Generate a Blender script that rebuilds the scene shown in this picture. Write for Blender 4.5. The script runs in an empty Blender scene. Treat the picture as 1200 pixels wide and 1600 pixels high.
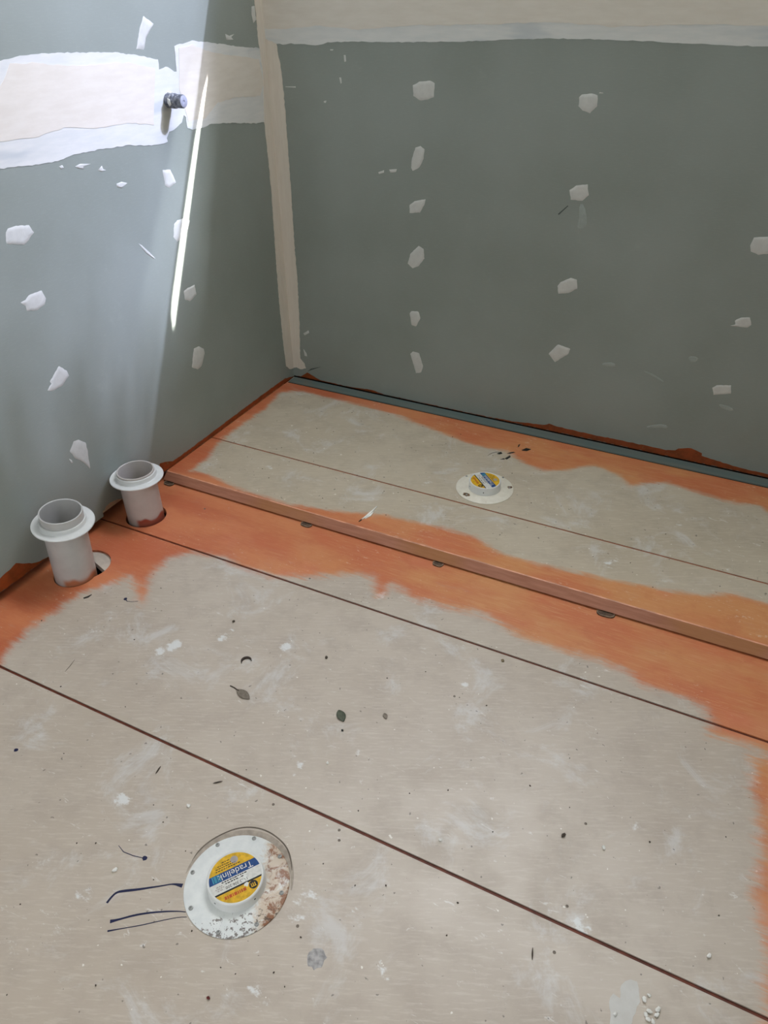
import bpy, bmesh, math, random
import numpy as np
from mathutils import Vector, Matrix
from mathutils.geometry import delaunay_2d_cdt

scene = bpy.context.scene
COL = scene.collection
random.seed(7)

# ------------------------------------------------------------------ camera
CAM_POS = [1.36873, -2.02714, 1.16198]
CAM_ROT = [[0.895969, -0.250375, 0.366813], [0.444013, 0.522787, -0.7277], [-0.009567, 0.814866, 0.57957]]
FOCAL_PX = 1174.74
cam_data = bpy.data.cameras.new('camera')
cam_data.sensor_fit = 'VERTICAL'
cam_data.sensor_height = 32.0
cam_data.lens = FOCAL_PX * 32.0 / 1600.0
cam_data.clip_start = 0.02
cam = bpy.data.objects.new('camera', cam_data)
COL.objects.link(cam)
mw = Matrix(CAM_ROT).to_4x4()
mw.translation = Vector(CAM_POS)
cam.matrix_world = mw
scene.camera = cam

# ------------------------------------------------------------------ world, sun, window daylight, added soft sun and door fill, exposure
world = bpy.data.worlds.new('world')
scene.world = world
world.use_nodes = True
bg = world.node_tree.nodes['Background']
bg.inputs['Color'].default_value = (0.62, 0.78, 1.0, 1)
bg.inputs['Strength'].default_value = 1.0

SUN_DIR = Vector((-1.0, -0.6, -1.212)).normalized()     # low morning sun over the back wall
def sun(name, strength, angle, color):
    d = bpy.data.lights.new(name, 'SUN')
    d.energy = strength; d.angle = math.radians(angle); d.color = color
    o = bpy.data.objects.new(name, d); COL.objects.link(o)
    o.rotation_euler = SUN_DIR.to_track_quat('-Z', 'Y').to_euler()
    o.location = (3, 2, 4)
    return o
sun('sun', 46.0, 0.53, (1.0, 0.985, 0.95))
sun('added_soft_sun', 19.0, 10.0, (0.82, 0.88, 1.0))  # added second sun, stands in for light scattered by the obscure glass

def area(name, loc, aim, sx, sy, power, color, spread=180):
    d = bpy.data.lights.new(name, 'AREA')
    d.shape = 'RECTANGLE'; d.size = sx; d.size_y = sy; d.energy = power; d.color = color
    d.spread = math.radians(spread)
    o = bpy.data.objects.new(name, d); COL.objects.link(o)
    o.location = loc
    o.rotation_euler = (Vector(aim) - Vector(loc)).to_track_quat('-Z', 'Y').to_euler()
    return o
area('window_daylight', (0.85, -0.012, 2.2), (0.85, -1.0, 2.0), 1.25, 1.3, 70.0, (0.965, 0.975, 1.0))
area('doorway_fill', (0.85, -2.66, 1.1), (0.85, 0.0, 0.7), 0.85, 1.9, 7.0, (1.0, 0.93, 0.84))  # added fill lamp in an unseen doorway, lifts the walls

scene.view_settings.view_transform = 'Standard'
scene.view_settings.look = 'None'
scene.view_settings.exposure = 0.14
scene.view_settings.gamma = 1.0
scene.view_settings.use_curve_mapping = False
scene.cycles.max_bounces = 6
scene.cycles.diffuse_bounces = 4
scene.cycles.glossy_bounces = 2
scene.cycles.use_adaptive_sampling = True
scene.cycles.adaptive_threshold = 0.02

# ------------------------------------------------------------------ measured outlines, metres in the room
HP = 0.0236
YSTRIP = -0.0488
YUP = -0.4725
YEDGE = -0.6815
YJ1 = -0.9195
YJ2 = -1.4107
YEB = -0.7034
BACK_PATCH = [[(0.4449, 0.9337), (0.4629, 0.9416), (0.4933, 0.9455), (0.5059, 0.9403), (0.5051, 0.9085), (0.4909, 0.9036), (0.4656, 0.8995), (0.4471, 0.909)], [(0.4546, 0.7862), (0.4696, 0.7919), (0.481, 0.7848), (0.4797, 0.761), (0.4668, 0.7376), (0.4478, 0.728), (0.4419, 0.7357), (0.4454, 0.7601)], [(0.4391, 0.6386), (0.4548, 0.6503), (0.4878, 0.6585), (0.4862, 0.6465), (0.4711, 0.6211), (0.4394, 0.6162)], [(0.4347, 0.4731), (0.4427, 0.502), (0.4688, 0.5289), (0.4852, 0.5218), (0.4878, 0.4947), (0.4699, 0.4701), (0.4515, 0.4621)], [(0.4426, 0.3222), (0.449, 0.3313), (0.4725, 0.333), (0.4793, 0.3139), (0.4648, 0.285), (0.4496, 0.2866)], [(0.4463, 0.1911), (0.4551, 0.2014), (0.4772, 0.199), (0.4913, 0.1584), (0.4851, 0.1352), (0.4673, 0.1295)], [(0.8808, 0.9245), (0.8862, 0.93), (0.91, 0.9337), (0.9241, 0.9303), (0.9261, 0.9076), (0.9117, 0.892), (0.8925, 0.8965), (0.882, 0.9056)], [(0.8857, 0.7168), (0.9005, 0.7288), (0.9289, 0.7342), (0.9359, 0.7091), (0.9218, 0.694), (0.8921, 0.6943)], [(0.8855, 0.4702), (0.8929, 0.4818), (0.9189, 0.4976), (0.935, 0.4946), (0.9401, 0.4709), (0.9176, 0.4553), (0.8899, 0.4495)], [(0.8842, 0.2721), (0.9081, 0.3057), (0.9442, 0.2987), (0.9408, 0.2826), (0.9057, 0.2504)], [(1.3342, 0.6311), (1.3377, 0.6509), (1.3672, 0.6557), (1.3912, 0.6437), (1.3907, 0.6199), (1.3574, 0.6128), (1.339, 0.6181)], [(1.3378, 0.4324), (1.3487, 0.4376), (1.3449, 0.447), (1.3574, 0.4574), (1.3775, 0.4607), (1.3852, 0.4419), (1.3782, 0.4341)], [(1.3348, 0.2586), (1.3439, 0.268), (1.3774, 0.2749), (1.383, 0.2518), (1.3424, 0.2394)]]
BACK_FLECK = [[(0.2436, 0.9957), (0.2494, 0.9959), (0.2507, 0.9814), (0.2448, 0.9798)], [(0.2275, 0.9438), (0.2334, 0.944), (0.2347, 0.9305), (0.2307, 0.9289)], [(0.3413, 0.7164), (0.3595, 0.7228), (0.3594, 0.7161), (0.3433, 0.7115)], [(0.3754, 0.7257), (0.3991, 0.7291), (0.3971, 0.7207), (0.3793, 0.7177)], [(0.0543, 0.9162), (0.0879, 0.9175), (0.0877, 0.9144), (0.0541, 0.9147)], [(0.052, 0.1915), (0.0732, 0.2063), (0.075, 0.1977), (0.0566, 0.1855)], [(0.0474, 0.1359), (0.0589, 0.1218), (0.0605, 0.1105), (0.0504, 0.1109)], [(0.9276, 0.937), (0.9368, 0.9361), (0.9355, 0.9347), (0.9265, 0.9344)], [(0.2035, 1.0079), (0.2133, 1.0081), (0.2112, 1.0051), (0.2034, 1.005)], [(0.1761, 0.8853), (0.1843, 0.8872), (0.1819, 0.8809), (0.1759, 0.8822)]]
BACK_SMEAR = [[(0.9146, 0.6871), (0.928, 0.6853), (0.9417, 0.6476), (0.938, 0.6281), (0.9147, 0.6272), (0.9205, 0.6454)], [(1.148, 0.272), (1.1689, 0.2704), (1.1964, 0.2606), (1.2121, 0.2504), (1.2052, 0.2509), (1.17, 0.2648)], [(1.2559, 0.3354), (1.2831, 0.3369), (1.28, 0.3218), (1.2644, 0.3188)], [(1.1905, 0.1099), (1.2401, 0.1278), (1.2499, 0.1137), (1.2256, 0.112), (1.1958, 0.1008)], [(1.3557, 0.2175), (1.3937, 0.2144), (1.4029, 0.203), (1.3755, 0.2026)], [(1.0368, 0.2735), (1.0711, 0.282), (1.077, 0.2677), (1.0418, 0.2648)]]
BACK_SCRATCH = [[(0.8635, 0.657), (0.8858, 0.6797), (0.8876, 0.6783), (0.8656, 0.654)], [(0.1142, 0.0832), (0.0725, 0.068), (0.0559, 0.0528), (0.0668, 0.0597)]]
BACK_BAND = [(0.0358, 1.0177), (0.0663, 1.0153), (0.083, 1.0186), (0.1688, 1.0159), (0.1967, 1.0236), (0.2886, 1.0267), (0.4348, 1.0279), (0.5728, 1.0317), (0.7032, 1.0379), (0.7963, 1.042), (0.9301, 1.0417), (1.0294, 1.0398), (1.0844, 1.0384), (1.1646, 1.0363), (1.267, 1.0348), (1.3884, 1.0339), (1.8126, 1.0326), (1.7215, 1.2444), (0.7665, 1.2874), (0.0273, 1.289), (0.0, 1.289), (0.0, 1.0177)]
BACK_BAND_IN = [(0.0558, 1.0517), (0.1757, 1.0603), (0.2895, 1.0532), (0.4344, 1.0631), (0.6365, 1.0679), (0.7924, 1.0745), (0.9404, 1.0663), (1.13, 1.0731), (1.2571, 1.0722), (1.3772, 1.0713), (1.7973, 1.0683), (1.7215, 1.2444), (0.7665, 1.2874), (0.0273, 1.289), (0.0, 1.289), (0.0, 1.0517)]
LEFT_BAND = [(-1.1409, 1.034), (-1.0072, 1.0403), (-0.8831, 1.0417), (-0.8442, 1.0461), (-0.7893, 1.0466), (-0.6895, 1.0421), (-0.5797, 1.0347), (-0.4913, 1.0214), (-0.4458, 1.0119), (-0.4489, 0.9929), (-0.4163, 0.9955), (-0.3962, 0.9833), (-0.3869, 0.9826), (-0.3852, 0.9983), (-0.3826, 1.0345), (-0.3511, 1.0378), (-0.3137, 1.0421), (-0.2399, 1.0326), (-0.1337, 1.0193), (-0.0322, 1.0086), (0.0, 1.0073), (0.0, 0.8268), (-0.0813, 0.831), (-0.1847, 0.8461), (-0.2809, 0.8572), (-0.3145, 0.8514), (-0.3605, 0.8547), (-0.377, 0.8599), (-0.3783, 0.8843), (-0.3845, 0.8893), (-0.3959, 0.8738), (-0.4328, 0.8632), (-0.4478, 0.8611), (-0.4606, 0.8489), (-0.4582, 0.84), (-0.5094, 0.8408), (-0.5938, 0.8537), (-0.6644, 0.858), (-0.7496, 0.8613), (-0.8055, 0.8556), (-0.8721, 0.8598), (-0.9489, 0.8661), (-1.0771, 0.8662), (-1.2128, 0.8669)]
LEFT_BAND_IN = [[(-1.1618, 0.9855), (-1.0277, 0.9891), (-0.8983, 1.0013), (-0.8634, 1.035), (-0.8101, 1.0331), (-0.6972, 1.0188), (-0.5457, 1.0143), (-0.4613, 0.9965), (-0.4975, 0.8831), (-0.5805, 0.898), (-0.6801, 0.9011), (-0.7683, 0.9131), (-0.8386, 0.9076), (-0.9321, 0.911), (-1.061, 0.9062), (-1.1968, 0.904)], [(-0.3678, 1.0284), (-0.3159, 1.0331), (-0.2446, 1.0124), (-0.1384, 0.9967), (-0.0399, 0.9838), (-0.0289, 0.9248), (-0.0502, 0.8957), (-0.1579, 0.904), (-0.2434, 0.9015), (-0.3042, 0.8721), (-0.3711, 0.8734), (-0.3872, 0.945)]]
LEFT_FLECK = [[(-0.8054, 0.8457), (-0.7962, 0.8466), (-0.7928, 0.841), (-0.802, 0.8402)], [(-0.7628, 0.8383), (-0.7471, 0.8407), (-0.7166, 0.8355), (-0.7399, 0.8343), (-0.7397, 0.8292), (-0.7552, 0.8332)], [(-0.7003, 0.8196), (-0.6863, 0.8263), (-0.6845, 0.8194), (-0.6758, 0.8152), (-0.6918, 0.8154)], [(-0.1776, 1.0483), (-0.1622, 1.0434), (-0.1393, 1.0464), (-0.1546, 1.0402), (-0.1447, 1.0341), (-0.1752, 1.0344)], [(-0.6214, 0.6411), (-0.612, 0.6341), (-0.5904, 0.6114), (-0.5723, 0.5907), (-0.5791, 0.5925), (-0.6018, 0.6129)], [(-0.9846, 0.2288), (-0.9787, 0.2219), (-0.9773, 0.2139), (-0.983, 0.2153)], [(-0.6532, 0.7826), (-0.6361, 0.7835), (-0.6187, 0.7774), (-0.6401, 0.7704), (-0.6532, 0.7758)], [(-0.0502, 1.1029), (-0.0353, 1.1039), (-0.0363, 1.0828), (-0.032, 1.0741), (-0.0485, 1.0662), (-0.0535, 1.0862)]]
LEFT_PATCH = [[(-0.9769, 0.7537), (-0.97, 0.7595), (-0.9492, 0.7595), (-0.9185, 0.7535), (-0.9108, 0.7376), (-0.9239, 0.7292), (-0.9424, 0.7197), (-0.9831, 0.7328)], [(-0.9908, 0.6141), (-0.9769, 0.6151), (-0.9656, 0.6225), (-0.9312, 0.6213), (-0.9253, 0.6026), (-0.933, 0.5909), (-0.9561, 0.5859), (-0.9814, 0.593), (-0.9809, 0.604)], [(-0.9886, 0.4112), (-0.9741, 0.4206), (-0.9754, 0.4275), (-0.9409, 0.4506), (-0.9239, 0.4325), (-0.9207, 0.4184), (-0.9472, 0.404), (-0.976, 0.404)], [(-0.9768, 0.2459), (-0.9588, 0.2629), (-0.9432, 0.2601), (-0.9259, 0.2421), (-0.9269, 0.2191), (-0.9333, 0.1726), (-0.9483, 0.1996), (-0.9697, 0.2242)], [(-0.4929, 0.7826), (-0.465, 0.7791), (-0.457, 0.7629), (-0.4513, 0.7469), (-0.4783, 0.7386), (-0.4929, 0.7474)], [(-0.4835, 0.6537), (-0.4692, 0.6598), (-0.4438, 0.6587), (-0.4205, 0.6469), (-0.4469, 0.6159), (-0.4826, 0.6087), (-0.4938, 0.6244)], [(-0.4894, 0.4813), (-0.4723, 0.4847), (-0.4422, 0.4842), (-0.4405, 0.457), (-0.4708, 0.4471), (-0.4898, 0.4586)], [(-0.4867, 0.3161), (-0.4666, 0.316), (-0.4468, 0.3006), (-0.4444, 0.286), (-0.4666, 0.2554), (-0.4849, 0.2531), (-0.5073, 0.2683), (-0.4985, 0.2919)], [(-0.4909, 1.0738), (-0.4717, 1.0969), (-0.4419, 1.0813), (-0.4752, 1.0549), (-0.4878, 1.0335), (-0.5123, 1.0363)]]
CORNER_L = [(-0.028, 1.2887), (-0.0358, 1.1165), (-0.0336, 1.0813), (-0.0344, 1.0454), (-0.0333, 1.019), (-0.0265, 0.9555), (-0.0403, 0.8272), (-0.0383, 0.7467), (-0.0365, 0.6409), (-0.0441, 0.4733), (-0.049, 0.3115), (-0.047, 0.157), (-0.043, 0.0812), (-0.0255, 0.0621), (0.0, 0.0562), (0.0, 1.2895)]
CORNER_R = [(0.0358, 1.0177), (0.0405, 0.9849), (0.0456, 0.9547), (0.0471, 0.9081), (0.0481, 0.8113), (0.0468, 0.709), (0.0467, 0.6377), (0.044, 0.4866), (0.045, 0.3657), (0.0409, 0.2365), (0.0314, 0.098), (0.048, 0.0822), (0.0519, 0.0663), (0.0305, 0.0574), (0.0152, 0.0616), (0.0, 0.058), (0.0, 1.0292)]
BACK_PRIMER = [(0.0281, 0.0304), (0.0557, 0.0504), (0.1057, 0.0315), (0.2185, 0.0259), (0.3043, 0.0367), (0.352, 0.0256), (0.4922, 0.0163), (0.6265, 0.0232), (0.7128, 0.0269), (0.7966, 0.0327), (0.8977, 0.043), (0.9127, 0.0509), (0.9369, 0.0478), (1.0348, 0.045), (1.1475, 0.0466), (1.2565, 0.0461), (1.2822, 0.0506), (1.2893, 0.0587), (1.3219, 0.0691), (1.3531, 0.0603), (1.3533, 0.052), (1.413, 0.0445), (1.4645, 0.0394), (1.5304, 0.0385), (1.6881, 0.0393), (2.1631, 0.0423)]
LEFT_PRIMER = [(-0.0535, 0.0404), (-0.1175, 0.0418), (-0.2318, 0.0415), (-0.3041, 0.0406), (-0.4399, 0.0389), (-0.565, 0.0374), (-0.6524, 0.0372), (-0.6719, 0.0481), (-0.702, 0.0585), (-0.7205, 0.0309), (-0.7472, 0.0315)]
LEFT_PRIMER2 = [(-1.1454, 0.031), (-1.1656, 0.04), (-1.2028, 0.0675), (-1.2227, 0.0632), (-1.2515, 0.0584), (-1.3519, 0.0629), (-1.4874, 0.0677)]
ARCH = [(-0.9287, 0.0244), (-0.9258, 0.041), (-0.9168, 0.0474), (-0.8998, 0.049), (-0.8774, 0.0443), (-0.852, 0.0317), (-0.8236, 0.0183)]
ORANGE_PLAT = [[(-0.0354, -0.0255), (0.0109, -0.0488), (0.0832, -0.0908), (0.027, -0.1227), (0.0478, -0.2505), (0.0422, -0.3849), (0.0406, -0.4821), (0.0514, -0.5189), (0.0695, -0.583), (0.0647, -0.6509), (0.1144, -0.6422), (0.1693, -0.6565), (0.2752, -0.6698), (0.3363, -0.668), (0.3994, -0.6714), (0.4869, -0.6525), (0.5728, -0.634), (0.6521, -0.6056), (0.7229, -0.6), (0.8078, -0.5899), (0.8925, -0.5852), (0.9358, -0.6107), (1.0068, -0.6267), (1.1151, -0.6202), (1.2038, -0.6112), (1.2474, -0.6079), (1.3035, -0.5984), (1.3591, -0.5912), (1.4128, -0.5774), (1.4395, -0.5717), (1.4902, -0.5377), (1.5702, -0.5371), (1.6977, -0.5257), (2.045, -0.5092), (2.0136, -0.7251), (1.3234, -0.702), (0.6972, -0.6965), (-0.0119, -0.7247), (-0.0293, -0.6767)], [(-0.0298, -0.0342), (0.0585, -0.0918), (0.1589, -0.092), (0.3053, -0.0941), (0.4509, -0.1079), (0.6479, -0.1593), (0.7483, -0.1792), (0.8349, -0.1708), (0.9178, -0.2177), (0.9685, -0.2311), (1.0306, -0.1904), (1.0897, -0.1357), (1.1593, -0.1658), (1.2024, -0.2059), (1.2385, -0.1711), (1.2851, -0.1453), (1.3868, -0.1589), (1.4678, -0.1667), (1.5215, -0.154), (1.5464, -0.1803), (1.6136, -0.3404), (1.6845, -0.4819), (2.0435, -0.5195), (2.1167, -0.0151), (0.7947, 0.0083)]]
ORANGE_FLOOR = [[(0.1024, -1.5485), (0.1593, -1.4118), (0.1422, -1.3548), (0.132, -1.2836), (0.1456, -1.2312), (0.1448, -1.1715), (0.1757, -1.1317), (0.2045, -1.077), (0.2541, -1.1065), (0.2953, -1.1424), (0.3054, -1.1304), (0.2558, -1.0549), (0.2482, -1.0137), (0.2523, -0.9708), (0.2871, -0.9401), (0.3419, -0.9221), (0.4234, -0.9294), (0.5062, -0.9291), (0.5774, -0.9), (0.6424, -0.8609), (0.6929, -0.8261), (0.7279, -0.8274), (0.7654, -0.8844), (0.785, -0.8677), (0.779, -0.8284), (0.8382, -0.8493), (0.9167, -0.8471), (0.9877, -0.8315), (1.0184, -0.8327), (1.0699, -0.8525), (1.1316, -0.8656), (1.2004, -0.8633), (1.2665, -0.8576), (1.3081, -0.8669), (1.3631, -0.8857), (1.4366, -0.8829), (1.4829, -0.8887), (1.4941, -0.921), (1.4977, -0.9587), (1.5495, -0.9511), (1.6041, -0.951), (1.7088, -0.9524), (2.0747, -0.9506), (2.133, -0.6466), (1.1724, -0.6513), (0.4791, -0.642), (-0.0383, -0.6585), (-0.108, -0.8559), (-0.1468, -1.3606)], [(1.5674, -0.9659), (1.5829, -1.0353), (1.5998, -1.1213), (1.6006, -1.2058), (1.6032, -1.2602), (1.6133, -1.2868), (1.6227, -1.3322), (1.6234, -1.3877), (1.626, -1.4546), (1.9322, -1.3511), (2.0877, -0.8831), (1.8116, -0.8653)]]
SCUFF = [(0.4461, -1.2078, 0.0137, 0.9), (0.43, -1.2301, 0.0137, 0.8), (0.4117, -1.2493, 0.0109, 0.5), (0.4473, -1.1987, 0.0124, 0.9), (0.5277, -1.1364, 0.0111, 0.8), (0.5311, -1.113, 0.0084, 0.6), (0.5249, -1.1442, 0.0097, 0.7), (0.6646, -1.102, 0.0137, 0.8), (0.6675, -1.1316, 0.0067, 0.6), (0.6723, -1.1514, 0.0053, 0.5), (0.6054, -1.54, 0.0156, 0.7), (1.139, -1.5885, 0.0064, 0.8), (1.1476, -1.5937, 0.0055, 0.7), (1.1283, -1.5795, 0.0056, 0.7), (1.0103, -1.6325, 0.0074, 0.3), (0.8014, -1.7081, 0.0067, 0.7), (0.6689, -1.6956, 0.03, 0.35), (0.5126, -1.6392, 0.0271, 0.3), (0.5747, -1.6839, 0.0311, 0.35), (0.6699, -1.749, 0.0339, 0.3), (0.8484, -1.3418, 0.0105, 0.6), (0.8486, -1.3641, 0.0092, 0.5), (0.9827, -1.542, 0.0299, 0.4), (0.9804, -1.5758, 0.0215, 0.45), (1.4174, -1.2013, 0.0107, 0.6), (1.3724, -1.3996, 0.0125, 0.75), (1.3869, -1.3998, 0.0076, 0.7), (1.0473, -1.0352, 0.0103, 0.7), (0.6862, -1.2289, 0.0077, 0.3), (0.2495, -1.2491, 0.0311, 0.35), (0.9022, -1.6557, 0.019, 0.3), (0.986, -1.6869, 0.0145, 0.5), (1.0095, -1.6979, 0.016, 0.4), (0.495, -1.2049, 0.0272, 0.25), (0.9326, -1.2779, 0.0164, 0.4), (0.8939, -0.97, 0.0193, 0.25), (1.198, -1.5404, 0.0111, 0.3), (1.2081, -1.5733, 0.0108, 0.3), (0.9124, -1.7366, 0.0359, 0.25), (1.2829, -1.2434, 0.0433, 0.2), (1.0694, -1.1799, 0.0714, 0.15), (0.7737, -0.8682, 0.0133, 0.7), (0.4338, -1.2749, 0.0134, 0.3), (1.1829, -1.4551, 0.0295, 0.2), (0.6312, -1.7986, 0.0285, 0.3), (1.081, -1.4939, 0.0099, 0.3), (1.059, -1.5266, 0.0137, 0.3), (0.849, -0.8196, 0.0089, 0.5), (1.188, -1.4416, 0.0079, 0.3), (0.3451, -1.4827, 0.0495, 0.25), (0.4671, -1.4402, 0.0367, 0.25)]
SCUFF_P = [(0.3118, -0.3532, 0.027, 0.35), (0.3117, -0.275, 0.0238, 0.3), (0.6957, -0.4232, 0.0247, 0.4), (0.253, -0.5421, 0.0147, 0.6), (0.6578, -0.459, 0.0175, 0.3), (1.2319, -0.5374, 0.0152, 0.5), (1.2209, -0.556, 0.0091, 0.6), (1.3464, -0.3256, 0.0161, 0.5), (1.4818, -0.4567, 0.0179, 0.4), (1.0233, -0.2307, 0.0319, 0.3), (1.2838, -0.4149, 0.0394, 0.25), (0.3199, -0.1218, 0.0414, 0.2), (1.0156, -0.3897, 0.0336, 0.25), (0.688, -0.2567, 0.0467, 0.2)]
TRACED_PATCH = [(1.4431, -1.5026), (1.4355, -1.4844), (1.4389, -1.4719), (1.4481, -1.4737), (1.4459, -1.4548), (1.4567, -1.4421), (1.4663, -1.4411), (1.4716, -1.455), (1.4746, -1.4661), (1.4708, -1.482), (1.4682, -1.5031), (1.4667, -1.5329), (1.4439, -1.5441)]
INK = [[(0.71, -1.6877), (0.7097, -1.679), (0.7114, -1.6681), (0.7217, -1.6608), (0.7384, -1.6504), (0.7544, -1.6391), (0.7705, -1.6278), (0.7821, -1.6187), (0.7978, -1.6145)], [(0.7344, -1.7069), (0.7438, -1.6992), (0.761, -1.6832), (0.7804, -1.6695), (0.803, -1.6563), (0.8188, -1.6485), (0.8283, -1.645)], [(0.7409, -1.7194), (0.7574, -1.7072), (0.7802, -1.6908), (0.8019, -1.6728), (0.8244, -1.6554), (0.8349, -1.6503)]]
CIRCLE_MARK = [(0.7855, -1.5749), (0.7845, -1.5571), (0.7891, -1.5375), (0.7999, -1.517), (0.8171, -1.4957), (0.8399, -1.482), (0.8661, -1.477), (0.8941, -1.4811), (0.9146, -1.4898), (0.9299, -1.5043), (0.9393, -1.5175)]
INKP = [[(0.795, -0.2138), (0.8002, -0.1954), (0.8146, -0.1804), (0.8272, -0.1825)], [(0.8423, -0.1753), (0.8552, -0.1611), (0.8597, -0.163)], [(0.8373, -0.2174), (0.8466, -0.2051), (0.8526, -0.1824)], [(0.8738, -0.1401), (0.8851, -0.1265), (0.8964, -0.1252)], [(0.8578, -0.1272), (0.8582, -0.1104)]]
DARKP = [[(0.8749, -0.1436), (0.8823, -0.1238), (0.8981, -0.1244), (0.8896, -0.1407)], [(0.8149, -0.1924), (0.8231, -0.1764), (0.83, -0.1852), (0.8228, -0.1926)], [(0.859, -0.1308), (0.856, -0.1156), (0.86, -0.1095), (0.8612, -0.1256)], [(0.834, -0.219), (0.8416, -0.2075), (0.8473, -0.2126)], [(0.8418, -0.1795), (0.8552, -0.1611), (0.8614, -0.1622), (0.8503, -0.1755)], [(0.8461, -0.2092), (0.8537, -0.1859), (0.8577, -0.1919), (0.8523, -0.2102)]]
LOBE = [0.0771, -1.0793, 0.0562]
WEDGE = [(0.0805, -1.0617), (0.1357, -1.0786)]
HOLE2 = [0.069, -0.8569, 0.0527]
SCREWN = [(0.8078, -1.5357), (0.8553, -1.4999), (0.9104, -1.5076), (0.8003, -1.5912), (0.9455, -1.5567), (0.8333, -1.638), (0.9376, -1.6135), (0.893, -1.6488)]
SCREWF = [(0.7815, -0.3486), (0.8751, -0.3112), (0.9077, -0.3526), (0.815, -0.4348)]
PACK = [(0.024, -0.7112), (0.4766, -0.7102), (0.849, -0.7138), (1.2535, -0.7146)]
CRUMB = [(0.7658, -1.3941), (1.1081, -1.2738), (0.9856, -1.3778), (0.9791, -1.4862), (1.0855, -1.4738), (1.0503, -1.309), (1.2052, -1.314), (1.0064, -1.5996), (0.9972, -1.6581), (1.0212, -1.6669), (0.6622, -1.5233), (0.6237, -1.6207), (0.6987, -1.5418), (1.2817, -1.1157), (1.2342, -1.2024), (1.5582, -1.294), (1.5533, -1.1541), (1.4424, -1.2183), (0.3147, -1.3961), (0.4691, -1.3793), (0.7657, -1.5663), (0.5951, -1.6347), (0.5911, -1.7481), (0.6757, -1.8483), (0.8984, -1.0885), (0.9617, -1.0387), (1.0491, -1.071), (1.104, -1.0675), (0.855, -1.6635), (0.9246, -1.6861), (0.9487, -1.6838), (0.7795, -1.7836), (1.2, -1.5017), (1.308, -1.2137), (1.1965, -1.4495), (1.0421, -1.495), (0.7507, -1.6272), (0.3587, -1.2289), (0.1305, -1.273), (0.4427, -1.5132)]
CRUMBP = [(0.1893, -0.1188), (0.0797, -0.4677), (0.3289, -0.4196), (0.3195, -0.2846), (0.2629, -0.2892), (0.2276, -0.4351), (0.285, -0.5904), (0.4719, -0.6133), (0.6057, -0.5119), (0.6428, -0.501), (0.6616, -0.1571), (0.6786, -0.1317), (0.8084, -0.2074), (0.8897, -0.2761), (0.9817, -0.3928), (1.3322, -0.5993), (1.2891, 0.0493), (1.3242, -0.381), (0.6591, -0.6086), (0.2423, -0.5587), (0.3116, -0.1499), (1.2686, -0.5331)]
WHITE = [(1.4842, -1.4524), (1.4788, -1.4605), (1.4978, -1.4653), (1.488, -1.4727), (1.4848, -1.4787), (1.4982, -1.4729), (1.4883, -1.4838), (1.495, -1.4831), (1.4469, -1.4964), (1.1325, -1.366), (0.8909, -1.3181), (0.6848, -1.642), (0.7186, -1.4985), (1.3769, -1.2615), (1.5518, -1.3611)]
FLOORSCREW = [(1.34, -1.2314), (1.3487, -1.3804), (1.3498, -1.4543), (0.8477, -1.4314), (0.9734, -1.4233), (0.9823, -1.4393), (0.9933, -1.5874), (0.1913, -0.7634), (0.5954, -0.8887), (1.0388, -1.0724)]
STUB = [0.0, -0.4348, 0.9269]

# ------------------------------------------------------------------ helpers
def lin(r, g, b):
    return tuple((c/255/12.92 if c/255 <= 0.04045 else ((c/255+0.055)/1.055)**2.4) for c in (r, g, b)) + (1.0,)

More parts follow.
